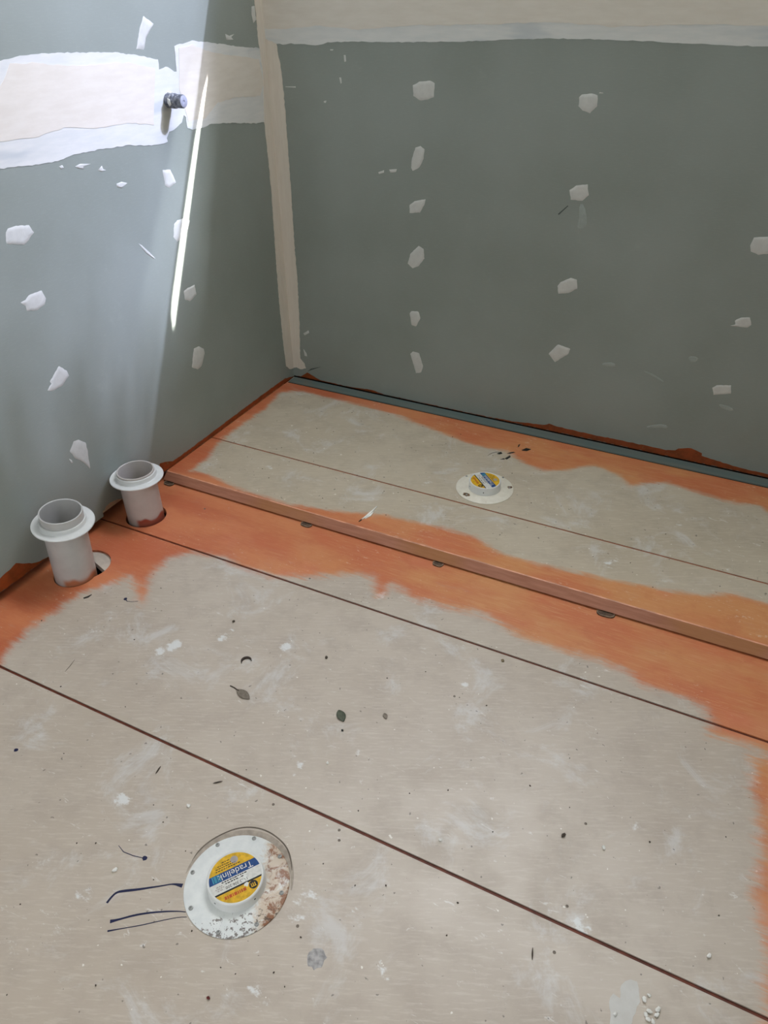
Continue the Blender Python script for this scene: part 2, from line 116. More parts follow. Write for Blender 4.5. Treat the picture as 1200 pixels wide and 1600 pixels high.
class NT:
    """small wrapper to write shader node trees"""
    def __init__(s, name):
        s.m = bpy.data.materials.new(name); s.m.use_nodes = True
        s.t = s.m.node_tree; s.n = s.t.nodes; s.l = s.t.links
        s.b = s.n['Principled BSDF']
        s.co = s.n.new('ShaderNodeTexCoord')
    def put(s, sock, v):
        if v is None: return
        if hasattr(v, 'links') or isinstance(v, bpy.types.NodeSocket): s.l.new(v, sock)
        else: sock.default_value = v
    def mapping(s, scale=(1,1,1), loc=(0,0,0), rot=(0,0,0), src='Object'):
        m = s.n.new('ShaderNodeMapping'); s.l.new(s.co.outputs[src], m.inputs['Vector'])
        m.inputs['Scale'].default_value = scale; m.inputs['Location'].default_value = loc
        m.inputs['Rotation'].default_value = rot
        return m.outputs['Vector']
    def along(s, ang, scale, loc=(0, 0, 0)):
        m = s.n.new('ShaderNodeMapping'); m.vector_type = 'TEXTURE'; s.l.new(s.co.outputs['Object'], m.inputs['Vector'])
        m.inputs['Scale'].default_value = tuple(1/x for x in scale); m.inputs['Location'].default_value = loc
        m.inputs['Rotation'].default_value = (0, 0, ang)
        return m.outputs['Vector']
    def noise(s, scale, detail=4, rough=0.55, vec=None, dist=0.0):
        n = s.n.new('ShaderNodeTexNoise'); n.inputs['Scale'].default_value = scale
        n.inputs['Detail'].default_value = detail; n.inputs['Roughness'].default_value = rough
        n.inputs['Distortion'].default_value = dist
        s.l.new(vec if vec is not None else s.co.outputs['Object'], n.inputs['Vector'])
        return n.outputs['Fac']
    def vor(s, scale, vec=None):
        n = s.n.new('ShaderNodeTexVoronoi'); n.inputs['Scale'].default_value = scale
        s.l.new(vec if vec is not None else s.co.outputs['Object'], n.inputs['Vector'])
        return n.outputs['Distance']
    def math(s, op, a, b=0.5, c=None, clamp=False):
        n = s.n.new('ShaderNodeMath'); n.operation = op; n.use_clamp = clamp
        s.put(n.inputs[0], a); s.put(n.inputs[1], b)
        if c is not None: s.put(n.inputs[2], c)
        return n.outputs[0]
    def step(s, v, lo, hi, a=0.0, b=1.0):
        n = s.n.new('ShaderNodeMapRange'); n.interpolation_type = 'SMOOTHSTEP'
        s.put(n.inputs['Value'], v)
        n.inputs['From Min'].default_value = lo; n.inputs['From Max'].default_value = hi
        n.inputs['To Min'].default_value = a; n.inputs['To Max'].default_value = b
        return n.outputs['Result']
    def mix(s, f, a, b, mode='MIX'):
        n = s.n.new('ShaderNodeMix'); n.data_type = 'RGBA'; n.blend_type = mode
        s.put(n.inputs['Factor'], f); s.put(n.inputs['A'], a) if False else None
        s.put(n.inputs[6], a); s.put(n.inputs[7], b)
        return n.outputs[2]
    def attr(s, name):
        n = s.n.new('ShaderNodeAttribute'); n.attribute_name = name
        return n.outputs['Fac']
    def bump(s, h, strength=0.3, dist=0.001):
        n = s.n.new('ShaderNodeBump'); n.inputs['Strength'].default_value = strength
        n.inputs['Distance'].default_value = dist; s.put(n.inputs['Height'], h)
        s.l.new(n.outputs['Normal'], s.b.inputs['Normal'])
    def done(s, color, rough=0.6, spec=0.3, metal=0.0):
        s.put(s.b.inputs['Base Color'], color); s.put(s.b.inputs['Roughness'], rough)
        s.b.inputs['Specular IOR Level'].default_value = spec
        s.b.inputs['Metallic'].default_value = metal
        return s.m

def simple(name, rgb, rough=0.6, spec=0.3, metal=0.0, var=0.08, scale=40, bump=0.0):
    t = NT(name)
    n = t.noise(scale)
    c = lin(*rgb)
    d = tuple(x*(1-var*2) for x in c[:3]) + (1,)
    e = tuple(min(1, x*(1+var*2)) for x in c[:3]) + (1,)
    col = t.mix(t.step(n, 0.3, 0.7), d, e)
    if bump: t.bump(n, bump)
    return t.done(col, rough, spec, metal)

# ------------------------------------------------------------------ materials
def make_board_mat():
    t = NT('wet_area_plasterboard')
    big = t.noise(3.0, 3)
    fine = t.noise(260, 2)
    fibre = t.noise(60, 3, vec=t.mapping((1, 1, 6)))
    c = t.mix(t.step(big, 0.3, 0.7), lin(*BOARD_A), lin(*BOARD_B))
    c = t.mix(t.math('MULTIPLY', t.step(fibre, 0.45, 0.8), 0.12), c, lin(*[min(255, x+22) for x in BOARD_B]))
    # rubbed dusty marks
    d = t.noise(9, 5, 0.7)
    c = t.mix(t.math('MULTIPLY', t.step(d, 0.60, 0.78), 0.10), c, lin(190, 192, 186))
    t.bump(fine, 0.12, 0.0006)
    return t.done(c, 0.62, 0.25)
BOARD_A = (136, 142, 134); BOARD_B = (145, 151, 144)
M_BOARD = make_board_mat()

def make_compound(name, a, b, streak=(1, 1, 1), rough=0.75, patch=None):
    t = NT(name)
    n = t.noise(14, 5, 0.6, vec=t.mapping(streak))
    c = t.mix(t.step(n, 0.3, 0.7), lin(*a), lin(*b))
    if patch:
        p = t.noise(7, 3, vec=t.mapping(tuple(0.5*x for x in streak), (3, 1, 2)))
        c = t.mix(t.math('MULTIPLY', t.step(p, 0.52, 0.68), 0.8), c, lin(*patch))
    t.bump(t.noise(50, 4, vec=t.mapping(streak)), 0.25, 0.0008)
    return t.done(c, rough, 0.2)
M_CREAM = make_compound('cream_jointing_compound', (211, 203, 190), (217, 210, 198), (1, 1, 5))
M_SKIM = make_compound('pale_skim_compound', (205, 206, 202), (214, 213, 208), (1, 1, 6), patch=(184, 189, 190))
M_CORNER = make_compound('corner_compound', (210, 201, 187), (215, 207, 194), (8, 8, 1))
M_PATCH = make_compound('screw_patch_compound', (194, 194, 188), (202, 202, 196), (4, 4, 4))
M_SMEAR = make_compound('thin_rubbed_plaster_film', (149, 156, 149), (158, 164, 158), (4, 4, 4))
M_SCRATCH = simple('dark_scratch', (78, 84, 80), 0.8)
M_PRIMER_WALL = None

def make_wall_primer():
    t = NT('red_brown_primer_on_wall')
    n = t.noise(26, 5, 0.65)
    c = t.mix(t.step(n, 0.32, 0.68), lin(118, 58, 22), lin(150, 70, 30))
    c = t.mix(t.step(t.noise(60, 3), 0.62, 0.75), c, lin(128, 92, 58))
    return t.done(c, 0.45, 0.35)
M_PRIMER_WALL = make_wall_primer()

def make_sheet_mat(name, c0, c1, c2, c3):
    t = NT(name)
    # --- cement sheet: grey beige, clouded, streaked along the sheet
    big = t.noise(2.6, 4, 0.6)
    mid = t.noise(14, 5, 0.65)
    grain = t.noise(34, 3, 0.65, vec=t.along(0.42, (0.8, 6, 1)))
    c = t.mix(t.step(big, 0.30, 0.70), lin(*c0), lin(*c1))
    c = t.mix(t.math('MULTIPLY', t.step(mid, 0.42, 0.7), 0.55), c, lin(*c2))
    c = t.mix(t.math('MULTIPLY', t.step(grain, 0.48, 0.72), 0.42), c, lin(*c3))
    # chalky patches rubbed over the sheet
    ch = t.noise(7, 6, 0.72, dist=0.6)
    c = t.mix(t.math('MULTIPLY', t.step(ch, 0.53, 0.68), 0.5), c, lin(216, 215, 214))
    # fine white scrapes
    sc = t.noise(26, 5, 0.75, vec=t.mapping((1.0, 3.2, 1), (4, 2, 0), (0, 0, 0.9)), dist=1.2)
    c = t.mix(t.math('MULTIPLY', t.step(sc, 0.63, 0.69), 0.6), c, lin(226, 224, 220))
    # traced plaster smears
    s = t.attr('scuff')
    sn = t.noise(55, 5, 0.75, vec=t.mapping((1, 1.6, 1), rot=(0, 0, 0.5)))
    sm = t.step(t.math('ADD', s, t.math('MULTIPLY', t.math('SUBTRACT', sn, 0.5), 1.5)), 0.34, 0.60)
    sm = t.math('MULTIPLY', sm, t.step(s, 0.02, 0.12))
    c = t.mix(t.math('MULTIPLY', sm, 0.78), c, lin(228, 229, 228))
    # dark specks
    dk = t.noise(95, 2, 0.5, vec=t.mapping((1, 1, 1), (9, 3, 0)))
    c = t.mix(t.math('MULTIPLY', t.step(dk, 0.71, 0.745), 0.7), c, lin(98, 90, 82))
    wk = t.noise(80, 2, 0.5, vec=t.mapping((1, 1, 1), (1, 7, 0)))
    c = t.mix(t.math('MULTIPLY', t.step(wk, 0.735, 0.76), 0.8), c, lin(238, 234, 226))
    # --- brushed-on orange primer
    p = t.attr('primer')
    brush = t.noise(9, 6, 0.7, vec=t.mapping((1.0, 7.5, 1), rot=(0, 0, 0.06)), dist=0.4)
    blot = t.noise(16, 5, 0.7)
    fineb = t.noise(22, 4, 0.7, vec=t.mapping((0.8, 13, 1), (1, 2, 0), rot=(0, 0, 0.05)))
    e = t.math('ADD', p, t.math('MULTIPLY', t.math('SUBTRACT', brush, 0.5), 0.85))
    e = t.math('ADD', e, t.math('MULTIPLY', t.math('SUBTRACT', fineb, 0.5), 0.5))
    e = t.math('ADD', e, t.math('MULTIPLY', t.math('SUBTRACT', blot, 0.5), 0.55))
    cover = t.math('MULTIPLY', t.step(e, 0.32, 0.92), t.step(p, 0.01, 0.16))
    dens = t.noise(3.4, 4, 0.6, vec=t.mapping((1, 2.2, 1), (2, 5, 0)))
    oc = t.mix(t.step(dens, 0.36, 0.64), lin(210, 140, 84), lin(203, 112, 66))
    oc = t.mix(t.math('MULTIPLY', t.step(brush, 0.52, 0.75), 0.5), oc, lin(218, 160, 108))
    oc = t.mix(t.math('MULTIPLY', t.step(fineb, 0.5, 0.68), 0.35), oc, lin(224, 172, 124))
    oc = t.mix(t.math('MULTIPLY', t.step(blot, 0.5, 0.7), 0.3), oc, lin(186, 92, 50))
    pink = t.noise(5, 3, vec=t.mapping((1, 1, 1), (7, 7, 0)))
    oc = t.mix(t.math('MULTIPLY', t.step(pink, 0.55, 0.7), 0.4), oc, lin(218, 128, 94))
    sx = t.n.new('ShaderNodeSeparateXYZ'); t.l.new(t.co.outputs['Object'], sx.inputs[0])
    redder = t.math('SUBTRACT', 1.0, t.step(t.math('ADD', sx.outputs['X'], t.math('MULTIPLY', blot, 0.3)), 0.25, 1.15))
    oc = t.mix(t.math('MULTIPLY', redder, 0.55), oc, t.mix(t.step(dens, 0.4, 0.6), lin(208, 108, 70), lin(186, 84, 48)))
    wear = t.noise(70, 4, 0.7, vec=t.mapping((1, 2, 1), (3, 1, 0)))
    wsel = t.noise(6, 2, vec=t.mapping((1, 1, 1), (11, 4, 0)))
    oc = t.mix(t.math('MULTIPLY', t.math('MULTIPLY', t.step(wear, 0.60, 0.68), t.step(wsel, 0.5, 0.62)), 0.6), oc, lin(226, 200, 178))
    c = t.mix(t.math('MULTIPLY', cover, 0.94), c, oc)
    h = t.math('ADD', t.math('MULTIPLY', grain, 0.6), t.math('MULTIPLY', mid, 0.5))
    t.bump(h, 0.10, 0.0012)
    r = t.step(mid, 0.3, 0.7, 0.36, 0.50)
    return t.done(c, r, 0.5)
M_SHEET = make_sheet_mat('fibre_cement_sheet_with_orange_primer', (186, 172, 156), (197, 184, 169), (173, 159, 145), (212, 202, 190))
M_SHEET_UP = make_sheet_mat('yellowed_fibre_cement_sheet_with_orange_primer', (187, 173, 151), (198, 185, 164), (175, 162, 142), (213, 202, 183))

def make_edge_mat():
    t = NT('stained_timber_edge_strip')
    g = t.noise(12, 5, 0.6, vec=t.mapping((1.2, 14, 14)))
    c = t.mix(t.step(g, 0.3, 0.7), lin(158, 104, 80), lin(176, 122, 98))
    p = t.noise(3, 3, vec=t.mapping((1, 1, 1), (5, 0, 0)))
    c = t.mix(t.math('MULTIPLY', t.step(p, 0.5, 0.62), 0.6), c, lin(164, 112, 62))
    t.bump(g, 0.1, 0.0006)
    return t.done(c, 0.5, 0.3)
M_EDGE = make_edge_mat()
M_EDGE_HILITE = simple('painted_arris_highlight', (216, 158, 128), 0.35, 0.5, var=0.12, scale=30)  # highlight of the rounded nosing edge put into the colour
M_JOINT = simple('red_brown_joint_sealant', (104, 52, 36), 0.55, 0.3, var=0.15, scale=60)
M_JOINT_UP = simple('rusty_joint_sealant', (142, 78, 50), 0.55, 0.3, var=0.15, scale=60)
M_DARK = simple('dark_void_timber', (34, 28, 24), 0.9, 0.1)
M_PLY = simple('pale_board_offcut', (196, 184, 170), 0.8, 0.2, var=0.05)
M_BACKING = simple('pale_timber_backing', (218, 190, 158), 0.7, 0.2, var=0.06)
M_TIMBER = simple('pine_wall_plate', (158, 116, 76), 0.7, 0.2)

def make_strip_mat():
    t = NT('grey_green_galvanised_strip')
    n = t.noise(5, 4, 0.6, vec=t.mapping((1, 6, 6)))
    c = t.mix(t.step(n, 0.35, 0.65), lin(106, 114, 109), lin(92, 110, 109))
    sp = t.noise(8, 3, vec=t.mapping((1, 1, 1), (2, 9, 0)))
    c = t.mix(t.math('MULTIPLY', t.step(sp, 0.6, 0.7), 0.4), c, lin(126, 112, 96))
    return t.done(c, 0.42, 0.4)
M_STRIP = make_strip_mat()

def make_pvc(name, rgb, paint=None, zlo=0.0, zhi=0.02):
    t = NT(name)
    n = t.noise(30, 4, 0.6)
    c = t.mix(t.step(n, 0.3, 0.7), lin(*[x-7 for x in rgb]), lin(*rgb))
    if paint:
        # primer brushed onto the bottom of the pipe
        sx = t.n.new('ShaderNodeSeparateXYZ'); t.l.new(t.co.outputs['Object'], sx.inputs[0])
        zz = t.math('ADD', sx.outputs['Z'], t.math('MULTIPLY', t.math('SUBTRACT', t.noise(26, 1, vec=t.mapping((1, 1, 0.2))), 0.5), 0.05))
        k = t.math('SUBTRACT', 1.0, t.step(zz, zlo, zhi))
        front = t.step(t.math('ADD', sx.outputs['X'], t.math('MULTIPLY', sx.outputs['Y'], -0.25)), 0.018, 0.030)
        c = t.mix(t.math('MULTIPLY', k, front), c, lin(*paint))
        low = t.math('SUBTRACT', 1.0, t.step(sx.outputs['Z'], 0.002, 0.03))
        c = t.mix(t.math('MULTIPLY', low, 0.35), c, lin(150, 120, 98))
    return t.done(c, 0.32, 0.45)
M_PVC = make_pvc('grey_pvc_pipe', (197, 195, 192), (186, 112, 74), 0.012, 0.03)
M_PVC2 = make_pvc('grey_pvc_pipe_red_painted_foot', (197, 190, 184), (150, 40, 22), 0.014, 0.024)
M_COLLAR = make_pvc('white_pvc_collar', (222, 223, 221))
M_CAPW = make_pvc('white_pvc_cap', (226, 226, 222))

def make_flange_mat(name, rust):
    t = NT(name)
    n = t.noise(60, 3)
    c = t.mix(t.step(n, 0.3, 0.7), *((lin(222, 224, 222), lin(232, 233, 230)) if rust else (lin(222, 215, 198), lin(232, 226, 211))))
    sx = t.n.new('ShaderNodeSeparateXYZ'); t.l.new(t.co.outputs['Object'], sx.inputs[0])
    if rust:
        # grime and rust lie on the side away from the left wall
        side = t.step(t.math('ADD', t.math('MULTIPLY', sx.outputs['X'], 0.80), t.math('MULTIPLY', sx.outputs['Y'], 0.40)), -0.004, 0.050)
        g1 = t.noise(46, 6, 0.75, dist=0.8)
        c = t.mix(t.math('MULTIPLY', t.step(t.math('MULTIPLY', g1, side), 0.30, 0.52), 0.8), c, lin(202, 178, 150))
        g2 = t.noise(60, 5, 0.7, vec=t.mapping((1, 1, 1), (2, 3, 0)), dist=0.6)
        c = t.mix(t.math('MULTIPLY', t.step(t.math('MULTIPLY', g2, side), 0.46, 0.60), 0.9), c, lin(138, 84, 50))
        low = t.step(t.math('ADD', t.math('MULTIPLY', sx.outputs['Y'], -0.7), t.math('MULTIPLY', sx.outputs['X'], 0.5)), 0.0, 0.05)
        g3 = t.noise(170, 3, 0.6)
        c = t.mix(t.math('MULTIPLY', t.step(t.math('MULTIPLY', g3, low), 0.52, 0.60), 0.8), c, lin(88, 70, 56))
    else:
        g1 = t.noise(40, 4, 0.7)
        c = t.mix(t.math('MULTIPLY', t.step(g1, 0.62, 0.72), 0.5), c, lin(186, 168, 146))
    return t.done(c, 0.4, 0.4)
M_FLANGE = make_flange_mat('white_flange_with_rust', True)
M_FLANGE2 = make_flange_mat('white_flange_cream', False)
M_RUSTSPOT = simple('brown_grime', (122, 98, 74), 0.8, 0.2, var=0.25, scale=160)
M_YEL = simple('label_yellow', (214, 168, 34), 0.45, 0.3, var=0.10, scale=120)
M_BLUE = simple('label_blue', (24, 66, 122), 0.45, 0.3, var=0.10, scale=120)
M_LWHITE = simple('label_white', (214, 212, 206), 0.5, 0.3, var=0.05, scale=150)
M_BLACK = simple('label_black', (34, 32, 30), 0.5, 0.3)
M_RED = simple('label_red', (188, 84, 34), 0.5, 0.3)
M_GREYP = simple('label_grey', (176, 166, 160), 0.5, 0.3)
M_TEAL = simple('label_teal', (58, 132, 156), 0.45, 0.3)
M_STEEL = simple('zinc_screw', (150, 150, 146), 0.4, 0.5, 0.3)
M_SCREWD = simple('dull_screw_head', (128, 117, 106), 0.6, 0.3, 0.1)
M_STUB = None
def make_stub():
    t = NT('weathered_grey_stub')
    n = t.noise(90, 5, 0.7)
    c = t.mix(t.step(n, 0.35, 0.65), lin(70, 74, 82), lin(128, 132, 140))
    c = t.mix(t.step(t.noise(60, 4, 0.7, vec=t.mapping((1, 1, 1), (4, 4, 4))), 0.58, 0.66), c, lin(214, 214, 210))
    return t.done(c, 0.5, 0.4, 0.2)
M_STUB = make_stub()
M_STUBCAP = simple('lilac_grey_stub_end', (166, 168, 182), 0.5, 0.3, var=0.06, scale=200)
M_INK = simple('dark_blue_ink', (24, 28, 66), 0.4, 0.4)
M_INKB = simple('black_paint_drip', (26, 24, 24), 0.4, 0.4)
M_PENCIL = simple('scribed_line', (112, 102, 92), 0.8, 0.1)
M_GRIME = simple('rubbed_grime', (168, 156, 143), 0.7, 0.2, var=0.08, scale=90)
M_FILM = make_compound('plaster_smear_on_floor', (206, 202, 196), (213, 210, 205), (3, 3, 3))
M_PACK = simple('grey_brown_packer', (84, 66, 52), 0.6, 0.3, var=0.25, scale=200, bump=0.3)
M_PACKRIM = simple('packer_rim', (132, 114, 94), 0.6, 0.3, var=0.2, scale=200)
M_LEAFG = simple('dry_grey_leaf', (128, 118, 106), 0.7, 0.2, var=0.12, scale=150)
M_LEAFGREEN = simple('dull_green_leaf', (82, 86, 72), 0.6, 0.25, var=0.12, scale=150)
M_CRUMB = simple('dark_grit', (78, 68, 60), 0.8, 0.2, var=0.2, scale=300)
M_CURL = simple('dark_brown_curl', (62, 50, 42), 0.6, 0.3)
M_PLASTERBIT = simple('white_plaster_crumb', (240, 237, 230), 0.8, 0.2)
M_PAINTW = simple('ceiling_white', (220, 218, 212), 0.8, 0.2, var=0.02)
M_ALU = simple('white_aluminium_frame', (222, 222, 220), 0.4, 0.4, var=0.02)
def make_glass():
    # obscure glass, transmission graded down to the lower right to shape the sun wash
    m = bpy.data.materials.new('obscure_window_glass'); m.use_nodes = True
    nt = m.node_tree; nt.nodes.clear()
    N = nt.nodes.new; L = nt.links.new
    o = N('ShaderNodeOutputMaterial'); tr = N('ShaderNodeBsdfTransparent')
    co = N('ShaderNodeTexCoord'); sp = N('ShaderNodeSeparateXYZ'); L(co.outputs['Object'], sp.inputs[0])
    mz = N('ShaderNodeMath'); mz.operation = 'MULTIPLY_ADD'; L(sp.outputs['Z'], mz.inputs[0]); mz.inputs[1].default_value = -0.75; L(sp.outputs['X'], mz.inputs[2])
    no = N('ShaderNodeTexNoise'); no.inputs['Scale'].default_value = 5.0; L(co.outputs['Object'], no.inputs['Vector'])
    ad = N('ShaderNodeMath'); ad.operation = 'MULTIPLY_ADD'; L(no.outputs['Fac'], ad.inputs[0]); ad.inputs[1].default_value = 0.35; L(mz.outputs[0], ad.inputs[2])
    mr = N('ShaderNodeMapRange'); mr.interpolation_type = 'SMOOTHSTEP'; L(ad.outputs[0], mr.inputs['Value'])
    mr.inputs['From Min'].default_value = 0.78; mr.inputs['From Max'].default_value = 1.30
    mr.inputs['To Min'].default_value = GLASS_T; mr.inputs['To Max'].default_value = 0.06
    fx = N('ShaderNodeMapRange'); fx.interpolation_type = 'SMOOTHSTEP'; L(sp.outputs['X'], fx.inputs['Value'])
    for k_, v_ in (('From Min', 0.60), ('From Max', 1.75), ('To Min', 1.0), ('To Max', 0.70)): fx.inputs[k_].default_value = v_
    mm = N('ShaderNodeMath'); mm.operation = 'MULTIPLY'; L(mr.outputs['Result'], mm.inputs[0]); L(fx.outputs['Result'], mm.inputs[1])
    tn = N('ShaderNodeMix'); tn.data_type = 'RGBA'; tn.blend_type = 'MULTIPLY'; tn.inputs[0].default_value = 1.0
    L(mm.outputs[0], tn.inputs[6]); tn.inputs[7].default_value = (0.91, 0.955, 1.14, 1); L(tn.outputs[2], tr.inputs['Color']); L(tr.outputs[0], o.inputs['Surface'])
    return m
GLASS_T = 0.275
M_GLASS = make_glass()

# ------------------------------------------------------------------ object helpers
def link(name, me, mat, parent=None, smooth=False):
    if mat is not None and not me.materials: me.materials.append(mat)
    o = bpy.data.objects.new(name, me); COL.objects.link(o)
    if parent is not None: o.parent = parent
    if smooth:
        for p in me.polygons: p.use_smooth = True
    return o
def from_bm(name, bm, mat, parent=None, smooth=False):
    me = bpy.data.meshes.new(name); bm.normal_update(); bm.to_mesh(me); bm.free()
    return link(name, me, mat, parent, smooth)
def empty(name, loc=(0, 0, 0), rotz=0.0):
    o = bpy.data.objects.new(name, None); COL.objects.link(o); o.location = loc
    o.rotation_euler = (0, 0, rotz); o.empty_display_size = 0.05
    return o
def tag(o, label, cat, group=None, kind=None):
    o['label'] = label
    if cat: o['category'] = cat
    if group: o['group'] = group
    if kind: o['kind'] = kind
    return o
def struct(o, label, cat=None):
    o['kind'] = 'structure'; o['label'] = label
    o['category'] = cat or o.name.split('_')[0]
    return o
def bx(bm, x0, x1, y0, y1, z0, z1):
    v = [bm.verts.new(c) for c in ((x0,y0,z0),(x1,y0,z0),(x1,y1,z0),(x0,y1,z0),(x0,y0,z1),(x1,y0,z1),(x1,y1,z1),(x0,y1,z1))]
    for f in ((0,3,2,1),(4,5,6,7),(0,1,5,4),(1,2,6,5),(2,3,7,6),(3,0,4,7)): bm.faces.new([v[i] for i in f])
def box(name, x0, x1, y0, y1, z0, z1, mat, parent=None, bevel=0.0):
    bm = bmesh.new(); bx(bm, x0, x1, y0, y1, z0, z1)
    if bevel: bmesh.ops.bevel(bm, geom=bm.edges[:], offset=bevel, segments=2, affect='EDGES')
    return from_bm(name, bm, mat, parent)
def prism(bm, pts3, vec):
    """extrude a planar outline along vec"""
    a = [bm.verts.new(p) for p in pts3]; b = [bm.verts.new(Vector(p)+Vector(vec)) for p in pts3]
    bm.faces.new(a); bm.faces.new(b[::-1])
    n = len(a)
    for i in range(n): bm.faces.new((a[i], b[i], b[(i+1) % n], a[(i+1) % n]))
    bmesh.ops.recalc_face_normals(bm, faces=bm.faces[:])
def ragged(pts, amp, seg, closed=True, keep=None):
    """subdivide an outline and roughen it like trowelled plaster"""
    out = []; n = len(pts)
    for i in range(n if closed else n-1):
        a = Vector(pts[i]); b = Vector(pts[(i+1) % n]); L = (b-a).length
        k = max(1, int(L/seg)); nrm = Vector((-(b-a).y, (b-a).x))
        if L > 0: nrm /= L
        for j in range(k):
            p = a.lerp(b, j/k)
            fixed = keep is not None and keep(p)
            out.append(tuple(p if fixed else p + nrm*random.uniform(-amp, amp)))
    if not closed: out.append(tuple(pts[-1]))
    return out
def smooth_outline(pts, it=2):
    for _ in range(it):
        q = []
        n = len(pts)
        for i in range(n):
            a = Vector(pts[i]); b = Vector(pts[(i+1) % n])
            q += [tuple(a.lerp(b, 0.25)), tuple(a.lerp(b, 0.75))]
        pts = q
    return pts
def dome(name, pts, to3, nrm, h, mat, parent, rim=0.55):
    """a thin trowelled dab: outline at the surface, slightly domed in the middle"""
    bm = bmesh.new(); c = Vector((0, 0))
    for p in pts: c += Vector(p)
    c /= len(pts); n3 = Vector(nrm)
    rings = []
    for s, hh in ((1.0, 0.0), (0.97, 0.8*h), (rim, h)):
        rings.append([bm.verts.new(Vector(to3(c + (Vector(p)-c)*s)) + n3*hh) for p in pts])
    for a, b in zip(rings, rings[1:]):
        for i in range(len(pts)):
            j = (i+1) % len(pts); bm.faces.new((a[i], a[j], b[j], b[i]))
    bm.faces.new(rings[-1])
    bmesh.ops.recalc_face_normals(bm, faces=bm.faces[:])
    return from_bm(name, bm, mat, parent, True)
def film(name, pts, to3, nrm, h, mat, parent):
    bm = bmesh.new(); prism(bm, [to3(Vector(p)) for p in pts], Vector(nrm)*h)
    return from_bm(name, bm, mat, parent)
def ribbon(name, pts, widths, z, mat, parent, h=0.0004, smooth=0):
    if not isinstance(widths, (list, tuple)): widths = [widths]*len(pts)
    P3 = [Vector((p[0], p[1], w)) for p, w in zip(pts, widths)]
    for _ in range(smooth):
        q = [P3[0]]
        for a, b in zip(P3, P3[1:]): q += [a.lerp(b, 0.25), a.lerp(b, 0.75)]
        P3 = q + [P3[-1]]
    pts = [(p.x, p.y) for p in P3]; widths = [p.z for p in P3]
    bm = bmesh.new(); L = []; R = []
    n = len(pts)
    for i in range(n):
        a = Vector(pts[max(0, i-1)]); b = Vector(pts[min(n-1, i+1)]); d = (b-a).normalized()
        q = Vector((-d.y, d.x)); w = widths[i] if isinstance(widths, (list, tuple)) else widths
        L.append(Vector(pts[i]) + q*w/2); R.append(Vector(pts[i]) - q*w/2)
    out = L + R[::-1]
    prism(bm, [(p.x, p.y, z) for p in out], (0, 0, h))
    return from_bm(name, bm, mat, parent)
def lathe(name, prof, mat, parent=None, seg=64, smooth_angle=35, axis=None):
    """prof: list of (r, z) from one end to the other"""
    bm = bmesh.new(); rings = []
    for r, z in prof:
        if r < 1e-6: rings.append([bm.verts.new((0, 0, z))])
        else: rings.append([bm.verts.new((r*math.cos(2*math.pi*i/seg), r*math.sin(2*math.pi*i/seg), z)) for i in range(seg)])
    for a, b in zip(rings, rings[1:]):
        for i in range(seg):
            j = (i+1) % seg
            if len(a) == 1 and len(b) == 1: continue
            if len(a) == 1: bm.faces.new((a[0], b[i], b[j]))
            elif len(b) == 1: bm.faces.new((a[i], a[j], b[0]))
            else: bm.faces.new((a[i], a[j], b[j], b[i]))
    bmesh.ops.recalc_face_normals(bm, faces=bm.faces[:])
    for e in bm.edges:
        if len(e.link_faces) == 2 and e.calc_face_angle(0) > math.radians(smooth_angle): e.smooth = False
    if axis == 'X': bmesh.ops.transform(bm, matrix=Matrix.Rotation(math.pi/2, 4, 'Y'), verts=bm.verts[:])
    return from_bm(name, bm, mat, parent, True)

W_RIGHT = 2.00; Y_FRONT = -2.70; CEIL = 3.10
SUB_Z = -0.10
Z_BOARD = HP + 0.0018          # the wall boards hang just clear of the raised base

# ------------------------------------------------------------------ walls
to_back = lambda p: (p[0], 0.0, p[1])
to_left = lambda p: (0.0, p[0], p[1])

# left wall board with the arched cut-out behind the rear pipe
arch = ARCH
ay0, ay1 = min(a[0] for a in arch), max(a[0] for a in arch)
outline = [(Y_FRONT, Z_BOARD), (ay0-0.004, Z_BOARD)]
up = sorted(arch[1:], key=lambda q: q[0])
outline += [(ay0-0.003, up[0][1])] + up + [(up[-1][0]+0.035, up[-1][1]-0.004), (up[-1][0]+0.05, Z_BOARD+0.012), (up[-1][0]+0.053, Z_BOARD)]
outline += [(0.0, Z_BOARD), (0.0, CEIL), (Y_FRONT, CEIL)]
bm = bmesh.new(); prism(bm, [to_left(p) for p in outline], (-0.010, 0, 0))
wall_left = struct(from_bm('wall_left', bm, M_BOARD), 'grey-green plasterboard left wall with sunlight on it', 'wall')
box('bottom_plate', -0.10, -0.052, Y_FRONT, 0.02, SUB_Z, 0.045, M_TIMBER, wall_left)
box('outer_lining', -0.115, -0.101, Y_FRONT, 0.02, SUB_Z, CEIL, M_DARK, wall_left)
box('outer_lining', -0.115, -0.010, 0.0105, 0.02, SUB_Z, CEIL, M_DARK, wall_left)
box('backing_board', -0.0130, -0.0104, ay0+0.006, up[-1][0]+0.06, Z_BOARD+0.0015, 0.066, M_BACKING, wall_left)

# back wall board with the window opening
WX0, WX1, WZ0, WZ1 = 0.20, 1.95, 1.5136, 3.00
bm = bmesh.new()
bx(bm, -0.01, W_RIGHT+0.01, 0, 0.010, Z_BOARD+0.003, WZ0)
bx(bm, -0.01, W_RIGHT+0.01, 0, 0.010, WZ1, CEIL)
bx(bm, -0.01, WX0, 0, 0.010, WZ0, WZ1)
bx(bm, WX1, W_RIGHT+0.01, 0, 0.010, WZ0, WZ1)
wall_back = struct(from_bm('wall_back', bm, M_BOARD), 'grey-green plasterboard back wall with columns of filled screw heads', 'wall')
box('stud_frame', -0.01, W_RIGHT+0.01, 0.012, 0.05, 0.0, 0.06, M_DARK, wall_back)

